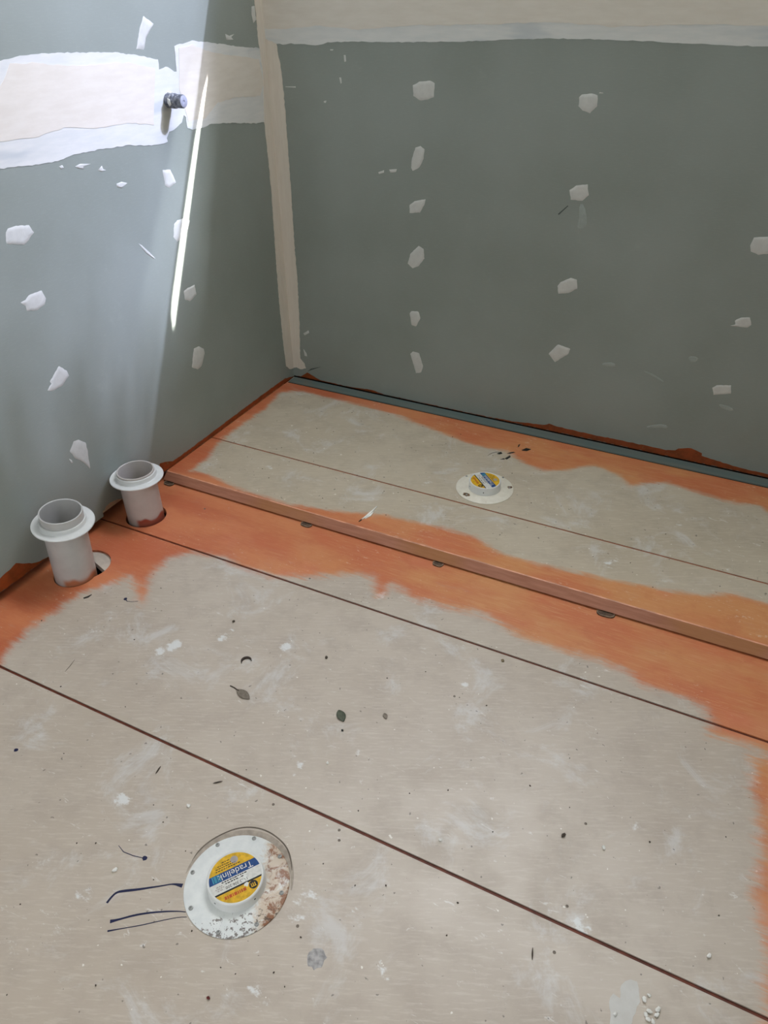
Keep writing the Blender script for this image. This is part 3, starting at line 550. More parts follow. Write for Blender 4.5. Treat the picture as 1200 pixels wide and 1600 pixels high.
wall_right = struct(box('wall_right', W_RIGHT, W_RIGHT+0.01, Y_FRONT, 0.0, 0.0, CEIL, M_BOARD), 'grey-green plasterboard right wall', 'wall')
bm = bmesh.new()
bx(bm, -0.01, 0.40, Y_FRONT-0.01, Y_FRONT, 0, CEIL); bx(bm, 1.30, W_RIGHT+0.01, Y_FRONT-0.01, Y_FRONT, 0, CEIL); bx(bm, 0.40, 1.30, Y_FRONT-0.01, Y_FRONT, 2.05, CEIL)
wall_front = struct(from_bm('wall_front', bm, M_BOARD), 'grey-green plasterboard wall with the door opening', 'wall')
ceiling = struct(box('ceiling', -0.13, W_RIGHT+0.02, Y_FRONT-0.02, 0.02, CEIL, CEIL+0.02, M_PAINTW), 'white ceiling', 'ceiling')

# window in the back wall, above the picture: the sash rail is notched to throw the sun streak
window = struct(empty('window_1', (WX0, 0, WZ0)), 'unseen obscure glass window high in the back wall, shapes the sun wash and streak', 'window')
wl = lambda x: x - WX0
box('window_frame', wl(WX0-0.0), wl(WX0+0.02), 0.0005, 0.0095, 0.0, WZ1-WZ0, M_ALU, window)
box('window_frame', wl(WX1-0.02), wl(WX1), 0.0005, 0.0095, 0.0, WZ1-WZ0, M_ALU, window)
box('window_frame', wl(WX0+0.02), wl(WX1-0.02), 0.0005, 0.0095, WZ1-WZ0-0.02, WZ1-WZ0, M_ALU, window)
k = 0.012*2.02; xs = 0.012/0.6
SLIT = [(WX0-0.02, k-0.022), (0.435+xs, k-0.022), (0.45+xs, k+0.002), (0.50+xs, k+0.022), (0.60+xs, k+0.038), (0.825+xs, k+0.050), (0.905+xs, k+0.050), (0.922+xs, k+0.040), (0.93+xs, k-0.022), (WX1+0.02, k-0.022)]
rail = SLIT + [(WX1+0.02, k+0.07), (WX0-0.02, k+0.07)]
bm = bmesh.new(); prism(bm, [(wl(x), 0.012, z) for x, z in rail], (0, 0.003, 0))
from_bm('sash_rail', bm, M_ALU, window)
bm = bmesh.new(); prism(bm, [(wl(WX0-0.02), 0.012, k+0.07), (wl(WX1+0.02), 0.012, k+0.07), (wl(WX1+0.02), 0.012, WZ1-WZ0+0.02), (wl(WX0-0.02), 0.012, WZ1-WZ0+0.02)], (0, 0.003, 0))
from_bm('pane', bm, M_GLASS, window)

# ---- compound and patches on the walls
nL = (1, 0, 0); nB = (0, -1, 0)
edgekeep = lambda p: abs(p[0]) < 1e-3
film('joint_compound', ragged(LEFT_BAND, 0.0012, 0.008, keep=edgekeep), to_left, nL, 0.0007, M_SKIM, wall_left)
for q in LEFT_BAND_IN:
    film('joint_compound', ragged(q, 0.0015, 0.012), to_left, nL, 0.0012, M_CREAM, wall_left)
film('joint_compound', ragged(BACK_BAND, 0.0010, 0.010, keep=edgekeep), to_back, nB, 0.0007, M_SKIM, wall_back)
film('joint_compound', ragged(BACK_BAND_IN, 0.0015, 0.015, keep=edgekeep), to_back, nB, 0.0012, M_CREAM, wall_back)
film('corner_compound', ragged(CORNER_L, 0.0012, 0.007, keep=edgekeep), to_left, nL, 0.0017, M_CORNER, wall_left)
film('corner_compound', ragged(CORNER_R, 0.0012, 0.007, keep=edgekeep), to_back, nB, 0.0017, M_CORNER, wall_back)
for q in LEFT_PATCH: dome('plaster_patch', ragged(q, 0.0007, 0.005), to_left, nL, 0.0006, M_PATCH, wall_left)
for q in BACK_PATCH: dome('plaster_patch', ragged(q, 0.0006, 0.005), to_back, nB, 0.0006, M_PATCH, wall_back)
for q in LEFT_FLECK: dome('plaster_fleck', q, to_left, nL, 0.0006, M_PATCH, wall_left)
for q in BACK_FLECK: dome('plaster_fleck', q, to_back, nB, 0.0006, M_PATCH, wall_back)
for q in BACK_SMEAR: dome('plaster_smear', smooth_outline(q, 1), to_back, nB, 0.0003, M_SMEAR, wall_back)
for q in BACK_SCRATCH: film('scratch', q, to_back, nB, 0.0003, M_SCRATCH, wall_back)
# red-brown primer brushed up the foot of the walls
zb = Z_BOARD + 0.0005
q = [(0.004, zb+0.003)] + [(W_RIGHT-0.002, zb+0.003)] + [(min(x, W_RIGHT-0.002), max(z, zb+0.004)) for x, z in BACK_PRIMER[::-1]]
film('primer_stain', ragged(q, 0.0010, 0.008), to_back, nB, 0.0005, M_PRIMER_WALL, wall_back)
q = [(LEFT_PRIMER[-1][0]-0.004, zb), (-0.004, zb)] + [(y, max(z, zb+0.0015)) for y, z in LEFT_PRIMER]
film('primer_stain', ragged(q, 0.0010, 0.008), to_left, nL, 0.0005, M_PRIMER_WALL, wall_left)
q = [(LEFT_PRIMER2[-1][0], zb), (LEFT_PRIMER2[0][0]+0.03, zb)] + [(y, max(z, zb+0.0015)) for y, z in LEFT_PRIMER2]
film('primer_stain', ragged(q, 0.0010, 0.008), to_left, nL, 0.0005, M_PRIMER_WALL, wall_left)

# ------------------------------------------------------------------ floor sheets
def sdf(P, poly):
    """signed distance (positive inside) from points to an outline, numpy"""
    V = np.array(poly); n = len(V); d = np.full(len(P), 1e9); ins = np.zeros(len(P), bool)
    for i in range(n):
        a = V[i]; b = V[(i+1) % n]; e = b-a; w = P-a
        t = np.clip((w@e)/max(e@e, 1e-12), 0, 1)
        d = np.minimum(d, np.hypot(*(w - t[:, None]*e).T))
        c = (a[1] > P[:, 1]) != (b[1] > P[:, 1])
        with np.errstate(divide='ignore', invalid='ignore'):
            xi = a[0] + (P[:, 1]-a[1])*(b[0]-a[0])/(b[1]-a[1])
        ins ^= c & (P[:, 0] < xi)
    return np.where(ins, d, -d)
def paint(me, orange, scuffs, soft):
    co = np.empty(len(me.vertices)*3); me.vertices.foreach_get('co', co); P = co.reshape(-1, 3)[:, :2]
    pr_ = np.zeros(len(P))
    for poly in orange: pr_ = np.maximum(pr_, np.clip(0.5 + sdf(P, poly)/(2*soft), 0, 1))
    a = me.attributes.new('primer', 'FLOAT', 'POINT'); a.data.foreach_set('value', pr_.astype(np.float32))
    s = np.zeros(len(P))
    for x, y, r, k in scuffs:
        d = np.hypot(P[:, 0]-x, P[:, 1]-y); s = np.maximum(s, k*np.exp(-(d/(r*1.1))**2))
    a = me.attributes.new('scuff', 'FLOAT', 'POINT'); a.data.foreach_set('value', s.astype(np.float32))
def sheet(name, x0, x1, y0, y1, zt, th, holes, orange, scuffs, parent, mat, grid=0.009):
    """one cement sheet: gridded top (for the paint), real holes, real edges"""
    nx = max(2, int(round((x1-x0)/grid))); ny = max(2, int(round((y1-y0)/grid)))
    xs_ = np.linspace(x0, x1, nx+1); ys_ = np.linspace(y0, y1, ny+1)
    if holes:
        G = np.array([(x, y) for y in ys_ for x in xs_]); ok = np.ones(len(G), bool)
        for h in holes: ok &= sdf(G, h) < -grid*0.5
        pts = [Vector(q) for q in G[ok]]
        edges = []
        for h in holes:
            b = len(pts); pts += [Vector(q) for q in h]
            edges += [(b+i, b+(i+1) % len(h)) for i in range(len(h))]
        ov, oe, of, _, _, _ = delaunay_2d_cdt(pts, edges, [], 0, 1e-6)
        cen = np.array([[(ov[f[0]].x+ov[f[1]].x+ov[f[2]].x)/3, (ov[f[0]].y+ov[f[1]].y+ov[f[2]].y)/3] for f in of])
        keep = np.ones(len(of), bool)
        for h in holes: keep &= sdf(cen, h) < 0
        verts = [(v.x, v.y, zt) for v in ov]; faces = [tuple(f) for f, k_ in zip(of, keep) if k_]
    else:
        verts = [(x, y, zt) for y in ys_ for x in xs_]
        faces = [(j*(nx+1)+i, j*(nx+1)+i+1, (j+1)*(nx+1)+i+1, (j+1)*(nx+1)+i) for j in range(ny) for i in range(nx)]
    cnt = {}
    for f in faces:
        for i in range(len(f)):
            a, b = f[i], f[(i+1) % len(f)]
            cnt[(a, b)] = 1
    rim = [(a, b) for (a, b) in cnt if (b, a) not in cnt]
    low = {}
    for a, b in rim:
        for v in (a, b):
            if v not in low: low[v] = len(verts); verts.append((verts[v][0], verts[v][1], zt-th))
    faces += [(b, a, low[a], low[b]) for a, b in rim]
    me = bpy.data.meshes.new(name); me.from_pydata(verts, [], faces); me.validate(); me.update()
    paint(me, orange, scuffs, 0.022 if mat is M_SHEET_UP else 0.032)
    return link(name, me, mat, parent)

floor = struct(box('floor', -0.12, W_RIGHT+0.02, Y_FRONT-0.02, 0.02, SUB_Z-0.02, SUB_Z, M_DARK), 'bathroom floor of grey cement sheets edged with orange primer', 'floor')
GAP = 0.0062
XL = -0.050
def circle(cx, cy, r, n=56): return [(cx+r*math.cos(2*math.pi*i/n), cy+r*math.sin(2*math.pi*i/n)) for i in range(n)]
PIPE1 = (0.078, -1.118); PIPE1_R = 0.0475
PIPE2 = (0.0687, -0.8565); PIPE2_R = 0.0466
lobe = LOBE
hole1 = []
for i in range(96):
    a = 2*math.pi*i/96; d = Vector((math.cos(a), math.sin(a))); r = PIPE1_R + 0.0022
    o = Vector(PIPE1) - Vector(lobe[:2]); bq = o.dot(d); cq = o.dot(o) - lobe[2]**2
    if cq < 0: r = max(r, -bq + math.sqrt(bq*bq-cq))
    hole1.append((PIPE1[0]+r*d.x, PIPE1[1]+r*d.y))
hole2 = circle(HOLE2[0]+0.001, HOLE2[1], max(HOLE2[2], PIPE2_R+0.004))
YA0 = YJ1 + GAP/2
sheet('floor_sheet', XL, W_RIGHT, YA0, YEB+0.06, 0.0, 0.018, [hole2], ORANGE_FLOOR, SCUFF, floor, M_SHEET)
sheet_b = sheet('floor_sheet', XL, W_RIGHT, YJ2+GAP/2, YJ1-GAP/2, 0.0, 0.018, [hole1], ORANGE_FLOOR, SCUFF, floor, M_SHEET)
sheet_c = sheet('floor_sheet', XL, W_RIGHT, Y_FRONT, YJ2-GAP/2, 0.0, 0.018, None, ORANGE_FLOOR, SCUFF, floor, M_SHEET)
box('joint_sealant', XL, W_RIGHT, YJ1-GAP/2-0.001, YJ1+GAP/2+0.001, -0.012, -0.0028, M_JOINT, floor)
box('joint_sealant', XL, W_RIGHT, YJ2-GAP/2-0.001, YJ2+GAP/2+0.001, -0.012, -0.0028, M_JOINT, floor)
# cement offcut lying under the cut-out beside the front pipe
bm = bmesh.new()
cut = [(lobe[0]+0.066*math.cos(a), lobe[1]+0.066*math.sin(a)) for a in [math.radians(x) for x in range(0, 360, 6)]]
cut = [q for q in cut if (q[0]-WEDGE[0][0])*(WEDGE[1][1]-WEDGE[0][1]) - (q[1]-WEDGE[0][1])*(WEDGE[1][0]-WEDGE[0][0]) < 0]
prism(bm, [(x, y, -0.022) for x, y in cut], (0, 0, 0.016))
from_bm('hole_backing', bm, M_PLY, floor)

# ------------------------------------------------------------------ raised shower base at the back
base = tag(empty('raised_shower_base', (0, 0, 0)), 'raised shower base of two cement sheets with an orange-primed border and timber nosing', 'platform')
PGAP = 0.0052
sheet('base_sheet', 0.0006, W_RIGHT-0.0006, YUP+PGAP/2, -0.0015, HP, 0.0205, None, ORANGE_PLAT, SCUFF_P, base, M_SHEET_UP)
sheet('base_sheet', 0.0006, W_RIGHT-0.0006, YEDGE, YUP-PGAP/2, HP, 0.0205, None, ORANGE_PLAT, SCUFF_P, base, M_SHEET_UP)
box('joint_sealant', 0.0006, W_RIGHT-0.0006, YUP-PGAP/2-0.001, YUP+PGAP/2+0.001, HP-0.012, HP-0.0012, M_JOINT_UP, base)
# bevelled nosing along the front edge, hanging a few millimetres clear of the floor
bm = bmesh.new()
prof = [(YEDGE+0.0002, HP), (YEDGE-0.0012, HP-0.0004), (YEDGE-0.0022, HP-0.0014), (YEB+0.0015, 0.0062), (YEB+0.0006, 0.0050), (YEB+0.002, 0.0041), (YEDGE+0.0002, 0.0041)]
prism(bm, [(0.0006, y, z) for y, z in prof], (W_RIGHT-0.0012, 0, 0))
from_bm('nosing', bm, M_EDGE, base)
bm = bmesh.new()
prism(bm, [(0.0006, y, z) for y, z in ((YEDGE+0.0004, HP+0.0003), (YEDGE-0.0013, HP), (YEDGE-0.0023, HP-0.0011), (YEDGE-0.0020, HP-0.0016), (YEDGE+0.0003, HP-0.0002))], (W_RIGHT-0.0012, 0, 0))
from_bm('edge_highlight', bm, M_EDGE_HILITE, base)  # paler strip paints the light caught along the nosing's top edge

# galvanised strip along the foot of the back wall
strip = tag(empty('wall_strip', (0.006, YSTRIP, HP)), 'narrow grey-green metal strip along the foot of the back wall', 'strip')
bm = bmesh.new(); bx(bm, 0, W_RIGHT-0.008, 0.0012, -YSTRIP-0.006, 0.0003, 0.0040)
bmesh.ops.bevel(bm, geom=[e for e in bm.edges], offset=0.0012, segments=2, affect='EDGES')
from_bm('strip_body', bm, M_STRIP, strip)
box('sealant_line', 0.0, W_RIGHT-0.008, 0.0002, 0.0011, 0.0002, 0.0012, M_DARK, strip)

# ------------------------------------------------------------------ waste pipes
def pipe_stub(name, label, cx, cy, r, rim, flange_z, flange_r, lean, mat, ring):
    t = tag(empty(name, (cx, cy, 0)), label, 'pipe')
    t.rotation_euler = (0, math.atan2(lean, flange_z), 0)
    w = 0.0034
    lathe('pipe_body', [(r-w, SUB_Z+0.004), (r, SUB_Z+0.004), (r, rim-0.0008), (r-0.0008, rim), (r-w+0.0008, rim), (r-w, rim-0.0008), (r-w, SUB_Z+0.004)], mat, t)
    lathe('collar', [(r+0.0006, flange_z-0.002), (flange_r-0.0015, flange_z-0.002), (flange_r, flange_z-0.0005), (flange_r, flange_z+0.0010), (flange_r-0.0012, flange_z+0.0022),
                     (r+0.0065, flange_z+0.0022), (r+0.0042, flange_z+0.0042), (r+0.0036, flange_z+ring-0.001), (r+0.0028, flange_z+ring), (r+0.0004, flange_z+ring), (r+0.0004, flange_z-0.002)], M_COLLAR, t)
    return t
pipe_stub('waste_pipe', 'grey plastic waste pipe stub in the larger cut-out, nearer the camera', PIPE1[0], PIPE1[1], PIPE1_R, 0.1905, 0.157, 0.0690, 0.0135, M_PVC, 0.0140)
pipe_stub('waste_pipe', 'grey plastic waste pipe stub with red paint at its foot, beside the raised base', PIPE2[0], PIPE2[1], PIPE2_R, 0.1440, 0.1235, 0.0672, 0.0, M_PVC2, 0.0155)

# ------------------------------------------------------------------ floor wastes with capped risers
def font_mesh(txt, size, align='CENTER'):
    cu = bpy.data.curves.new('t', 'FONT'); cu.body = txt; cu.size = size; cu.align_x = align; cu.align_y = 'CENTER'; cu.extrude = 0.00008
    o = bpy.data.objects.new('t', cu); COL.objects.link(o)
    dg = bpy.context.evaluated_depsgraph_get(); me = bpy.data.meshes.new_from_object(o.evaluated_get(dg))
    bpy.data.objects.remove(o); bpy.data.curves.remove(cu)
    return me
def band(name, r, y0, y1, z, h, mat, parent, n=24):
    """slice of a disc between two parallel chords"""
    y0 = max(-r, y0); y1 = min(r, y1); a0 = math.asin(y0/r); a1 = math.asin(y1/r)
    right = [(r*math.cos(a0+(a1-a0)*i/n), r*math.sin(a0+(a1-a0)*i/n)) for i in range(n+1)]
    left = [(-x, y) for x, y in right[::-1]]
    pts = []
    for q in right + left:
        if not pts or (Vector(q)-Vector(pts[-1])).length > 1e-5: pts.append(q)
    if (Vector(pts[0])-Vector(pts[-1])).length < 1e-5: pts.pop()
    bm = bmesh.new(); prism(bm, [(x, y, z) for x, y in pts], (0, 0, h))
    return from_bm(name, bm, mat, parent)
def screw_mesh(r, h):
    bm = bmesh.new()
    n = 12; rings = []
    for rr, zz in ((r, 0), (r*0.92, h*0.7), (r*0.5, h), (r*0.34, h), (r*0.30, h*0.3)):
        rings.append([bm.verts.new((rr*math.cos(2*math.pi*i/n), rr*math.sin(2*math.pi*i/n), zz)) for i in range(n)])
    for a, b in zip(rings, rings[1:]):
        for i in range(n): bm.faces.new((a[i], a[(i+1) % n], b[(i+1) % n], b[i]))
    bm.faces.new(rings[-1]); bm.normal_update()
    me = bpy.data.meshes.new('screw'); bm.to_mesh(me); bm.free(); return me
def floor_waste(label, cx, cy, z, fr, cr, ch, text_deg, mat, screws, near):
    t = tag(empty('floor_waste', (cx, cy, z)), label, 'floor drain')
    lathe('flange', [(0.0, 0.0004), (fr, 0.0004), (fr, 0.0016), (fr-0.002, 0.0030), (cr+0.004, 0.0038), (0.0, 0.0038)], mat, t)
    cap = lathe('cap', [(0.0, 0.0039), (cr+0.0015, 0.0039), (cr+0.0006, 0.0065), (cr, ch-0.0015), (cr-0.0012, ch), (cr-0.0028, ch), (cr-0.0036, ch-0.0009), (0.0, ch-0.0009)], M_CAPW, t)
    lab = empty('cap_label', (0, 0, ch-0.0009), math.radians(text_deg)); lab.parent = t
    R = cr-0.0040
    S_ = lambda v: v*R
    def put(nm, me, mat_, x, y, rz=0, sc=1):
        o = link(nm, me, mat_, lab); o.location = (x, y, 0.00022); o.rotation_euler = (0, 0, rz); o.scale = (sc, sc, 1); return o
    band('print_field', R, -R, S_(-0.40), 0.0001, 0.0001, M_YEL, lab)
    band('print_field', R, S_(-0.40), S_(-0.06), 0.0001, 0.0001, M_BLUE, lab)
    band('print_field', R, S_(-0.06), S_(0.36), 0.0001, 0.0001, M_LWHITE, lab)
    band('print_field', R, S_(0.36), S_(0.43), 0.0001, 0.0001, M_BLACK, lab)
    band('print_field', R, S_(0.43), R, 0.0001, 0.0001, M_YEL, lab)
    put('lettering', font_mesh('Tradelink', S_(0.36)), M_LWHITE, S_(-0.08), S_(-0.235))
    put('lettering', font_mesh('1300 306 200', S_(0.16)), M_BLACK, S_(0.02), S_(0.25))
    def bars(nm, rows, mat_):
        bm = bmesh.new()
        for y, x0, x1, th in rows:
            x = x0
            while x < x1:
                w = random.uniform(0.04, 0.11); e = min(x+w, x1)
                bx(bm, S_(x), S_(e), S_(y), S_(y+th), 0.0002, 0.0003); x = e + 0.025
        return from_bm(nm, bm, mat_, lab)
    bars('fine_print', [(-0.52, -0.35, 0.62, 0.035), (-0.61, -0.22, 0.60, 0.035), (-0.70, -0.05, 0.5, 0.03), (-0.80, 0.0, 0.32, 0.03), (-0.02, -0.45, 0.55, 0.04), (0.07, -0.30, 0.45, 0.04)], M_BLACK)
    bars('fine_print', [(0.56, -0.22, 0.62, 0.13)], M_RED)
    bars('fine_print', [(0.07, 0.55, 0.80, 0.05), (0.15, 0.50, 0.84, 0.04), (0.23, 0.58, 0.78, 0.04)], M_GREYP)
    bars('fine_print', [(-0.38, 0.52, 0.84, 0.28)], M_TEAL)
    # round black emblem with a yellow figure, and a worn grey roundel
    bm = bmesh.new(); prism(bm, [(S_(-0.52)+S_(0.17)*math.cos(a*math.pi/14), S_(0.60)+S_(0.17)*math.sin(a*math.pi/14), 0.0002) for a in range(28)], (0, 0, 0.0001))
    from_bm('emblem', bm, M_BLACK, lab)
    bm = bmesh.new()
    for x in (-0.60, -0.53, -0.46): bx(bm, S_(x), S_(x+0.035), S_(0.53), S_(0.66), 0.0003, 0.00037)
    bx(bm, S_(-0.62), S_(-0.42), S_(0.655), S_(0.685), 0.0003, 0.00037)
    from_bm('emblem', bm, M_YEL, lab)
    bm = bmesh.new(); prism(bm, [(S_(-0.18)+S_(0.15)*math.cos(a*math.pi/12), S_(-0.70)+S_(0.15)*math.sin(a*math.pi/12), 0.0002) for a in range(24)], (0, 0, 0.0001))
    from_bm('emblem', bm, M_GREYP, lab)
    if near:   # the print has flaked off in places
        for x, y, r in ((-0.22, 0.30, 0.10), (-0.32, 0.16, 0.09), (-0.28, 0.48, 0.10), (-0.12, 0.06, 0.06)):
            bm = bmesh.new(); prism(bm, [(S_(x)+S_(r)*random.uniform(0.5, 1.1)*math.cos(a*math.pi/7), S_(y)+S_(r)*random.uniform(0.5, 1.1)*math.sin(a*math.pi/7), 0.00036) for a in range(14)], (0, 0, 0.0001))
            from_bm('flaked_print', bm, M_CAPW, lab)
    sm = screw_mesh(0.0036 if near else 0.0032, 0.0016)
    for x, y in screws:
        o = link('screw', sm, M_STEEL, t); o.location = (x-cx, y-cy, 0.0032)
    if not near:
        for x, y, r in ((SCREWF[3][0]-0.001, SCREWF[3][1], 0.011), (SCREWF[2][0], SCREWF[2][1]+0.002, 0.008)):
            bm = bmesh.new(); prism(bm, [(x-cx+r*random.uniform(0.6, 1.1)*math.cos(a*math.pi/8), y-cy+r*random.uniform(0.5, 0.9)*math.sin(a*math.pi/8), 0.0036) for a in range(16)], (0, 0, 0.0006))
            from_bm('grime_spot', bm, M_RUSTSPOT, t)
    # two little holes in the cap wall
    for a in ((-100, -15) if near else (-140, -75)):
        a = math.radians(a)
        d = lathe('cap_hole', [(0, 0), (0.0016, 0), (0.0016, 0.0005), (0, 0.0005)], M_BLACK, t, seg=12)
        d.location = (cr*math.cos(a), cr*math.sin(a), 0.013); d.rotation_euler = (0, math.pi/2, a)
    return t
floor_waste('round white floor waste with rusty flange and yellow-blue capped label, in the foreground', 0.8742, -1.575, 0.0, 0.0827, 0.0445, 0.0235, -126, M_FLANGE, SCREWN, True)
floor_waste('small round white floor waste with yellow-blue label on the raised shower base', 0.8459, -0.379, HP, 0.0778, 0.0425, 0.0265, 136, M_FLANGE2, SCREWF, False)

# ------------------------------------------------------------------ capped water stub on the left wall
st = tag(empty('water_stub', (0.0, STUB[1], STUB[2])), 'short grey capped water pipe stub poking out of the left wall', 'pipe')
lathe('stub_body', [(0.0, 0.0), (0.0150, 0.0), (0.0158, 0.004), (0.0150, 0.009), (0.0148, 0.0135), (0.0165, 0.0145), (0.0165, 0.024), (0.0148, 0.026), (0.0148, 0.045), (0.0138, 0.047), (0.0, 0.047)], M_STUB, st, 32, axis='X')
o = lathe('stub_cap', [(0.0, 0.0471), (0.0128, 0.0471), (0.0128, 0.0484), (0.0116, 0.0490), (0.0030, 0.0488), (0.0026, 0.0478), (0.0, 0.0478)], M_STUBCAP, st, 32, axis='X')
dome('plaster_dab', [(0.003, 0.006), (0.009, 0.004), (0.011, -0.006), (0.006, -0.011), (0.001, -0.004)], lambda p: (0.012+p[0], -0.0152, p[1]-0.001+0.002), (0, -1, 0), 0.003, M_PATCH, st)
bm = bmesh.new(); bmesh.ops.create_icosphere(bm, subdivisions=2, radius=0.006)
for v in bm.verts: v.co *= random.uniform(0.8, 1.15); v.co.z *= 0.5
bmesh.ops.translate(bm, verts=bm.verts[:], vec=(0.004, 0.006, 0.0155)); from_bm('plaster_dab', bm, M_PATCH, st, True)

# ------------------------------------------------------------------ packers wedged under the nosing
where = ['dark packer under the nosing nearest the left wall', 'grey packer wedged under the nosing, second from the left wall', 'small dark packer wedged under the nosing, third from the left wall', 'brown packer wedged under the nosing nearest the right edge']
for (x, y), lb, sc in zip(PACK, where, (1.0, 1.0, 0.85, 1.25)):
    t = tag(empty('packer', (x, YEB-0.002, 0), random.uniform(-0.1, 0.1)), lb, 'packer', 'packers under the raised base')
    bm = bmesh.new()
    out = smooth_outline([(-0.016*sc, 0.006), (-0.016*sc, -0.006), (-0.010*sc, -0.0125), (0.010*sc, -0.0125), (0.016*sc, -0.006), (0.016*sc, 0.006)], 1)
    prism(bm, [(a, b, 0.0002) for a, b in out], (0, 0, 0.0024))
    bmesh.ops.bevel(bm, geom=bm.edges[:], offset=0.0005, segments=1, affect='EDGES')
    from_bm('packer_plate', bm, M_PACK, t)
    ribbon('packer_rim', [(-0.0145*sc, 0.002), (-0.0145*sc, -0.005), (-0.009*sc, -0.0108), (0.009*sc, -0.0108), (0.0145*sc, -0.005), (0.0145*sc, 0.002)], 0.0022, 0.0024, M_PACKRIM, t, 0.0012)

# ------------------------------------------------------------------ marks on the floor sheets
for q, w in zip(INK, ([0.0035, 0.0030, 0.0032, 0.0042, 0.0036, 0.0028, 0.0020, 0.0018, 0.0065], [0.0055, 0.0026, 0.0030, 0.0026, 0.0020, 0.0014, 0.0012], [0.0026, 0.0011, 0.0014, 0.0011, 0.0009, 0.0008])):
    ribbon('ink_line', q, w, 0.00005, M_INK, sheet_c, smooth=2)
ribbon('grime_ring', [(0.8742+0.0865*math.cos(math.radians(a)), -1.575+0.0865*math.sin(math.radians(a))) for a in range(20, 200, 6)], [0.002+0.012*math.sin(math.pi*i/29) for i in range(30)], 0.00002, M_GRIME, sheet_c, 0.0001)
ribbon('scribed_ring', CIRCLE_MARK, [0.0006]+[0.0024]*(len(CIRCLE_MARK)-2)+[0.0006], 0.00014, M_PENCIL, sheet_c, 0.0002, smooth=2)
film('plaster_smear', ragged(TRACED_PATCH, 0.0012, 0.006), lambda p: (p[0], p[1], 0.00003), (0, 0, 1), 0.0004, M_FILM, sheet_c)
for q in INKP: ribbon('paint_drip', q, [0.0006]+[0.0016]*(len(q)-2)+[0.0008], HP+0.00005, M_INKB, base, 0.0003, smooth=1)
for q in DARKP: film('paint_drip', q, lambda p: (p[0], p[1], HP+0.00005), (0, 0, 1), 0.0004, M_INKB, base)
def disc_mark(nm, x, y, r, mat, parent, z=0.00003, n=12, el=1.0):
    bm = bmesh.new(); ph = random.random()
    prism(bm, [(x+r*random.uniform(0.75, 1.1)*math.cos(ph+2*math.pi*i/n), y+el*r*random.uniform(0.75, 1.1)*math.sin(ph+2*math.pi*i/n), z) for i in range(n)], (0, 0, 0.0003))
    return from_bm(nm, bm, mat, parent)
disc_mark('ink_drop', 0.7134, -1.6052, 0.0042, M_INK, sheet_c)
disc_mark('ink_drop', 0.3558, -1.5461, 0.0042, M_INK, sheet_c)
disc_mark('ink_drop', 0.2495, -1.1357, 0.0045, M_INK, sheet_b)
ribbon('ink_line', [(0.2495, -1.1357), (0.258, -1.140), (0.270, -1.1365), (0.281, -1.129)], [0.003, 0.0014, 0.001, 0.0008], 0.00004, M_INK, sheet_b)
ribbon('paint_drip', [(0.168, -1.158), (0.166, -1.168), (0.160, -1.176)], [0.002, 0.006, 0.005], 0.00004, M_INKB, sheet_b)
ribbon('ink_line', [(0.66, -1.607), (0.675, -1.612), (0.695, -1.610), (0.711, -1.606)], [0.0008, 0.0012, 0.0012, 0.001], 0.00004, M_INK, sheet_c)
disc_mark('stain', 1.0415, -1.6142, 0.0155, simple('blue_grey_stain', (164, 160, 158), 0.7, 0.2, var=0.16, scale=110), sheet_c, n=18)
ribbon('scratch', [(0.2892-0.004, -1.3449+0.016), (0.2892, -1.3449), (0.292, -1.362)], [0.0006, 0.0016, 0.0006], 0.00004, M_PENCIL, sheet_b)
sm = screw_mesh(0.0025, 0.0008)
for x, y in FLOORSCREW:
    par = sheet_c if y < YJ2 else sheet_b
    o = link('screw_head', sm, M_SCREWD, par); o.location = (x, y, 0.0001)

# ------------------------------------------------------------------ things lying on the floor
def leaf(label, a, b, width, mat, z, stem=0.0, group=None):
    a = Vector(a); b = Vector(b); L = (b-a).length
    t = tag(empty('leaf', (a.x, a.y, z), math.atan2(b.y-a.y, b.x-a.x)), label, 'leaf', group)
    bm = bmesh.new(); rows = []; n = 10
    s0 = stem
    for i in range(n+1):
        u = i/n; w = width*0.5*math.sin(math.pi*min(1, u*0.97+0.015))**0.8
        x = s0 + (L-s0)*u; lift = 0.0012*math.sin(math.pi*u)
        rows.append([bm.verts.new((x, k_*w, 0.0006 + lift + 0.0011*abs(k_))) for k_ in (-1, -0.5, 0, 0.5, 1)])
    for p, q in zip(rows, rows[1:]):
        for i in range(4): bm.faces.new((p[i], p[i+1], q[i+1], q[i]))
    g = bmesh.ops.extrude_face_region(bm, geom=bm.faces[:])
    bmesh.ops.translate(bm, verts=[v for v in g['geom'] if isinstance(v, bmesh.types.BMVert)], vec=(0, 0, -0.0005))
    bmesh.ops.recalc_face_normals(bm, faces=bm.faces[:])
    from_bm('blade', bm, mat, t, True)
    if stem: ribbon('stem', [(0, -0.002), (stem*0.6, 0.0), (stem+0.006, 0)], 0.0018, 0.0004, M_CURL, t, 0.0012)
    return t
leaf('dry grey pointed leaf with a stalk on the middle floor sheet', (0.623, -1.2428), (0.6777, -1.2567), 0.0175, M_LEAFG, 0.0, 0.018)
leaf('small dull green leaf on the middle floor sheet', (0.8494, -1.2034), (0.8718, -1.2234), 0.0175, M_LEAFGREEN, 0.0)
leaf('tiny curled grey-brown leaf right of the green leaf', (0.9324, -1.1717), (0.943, -1.182), 0.0085, M_LEAFG, 0.0)
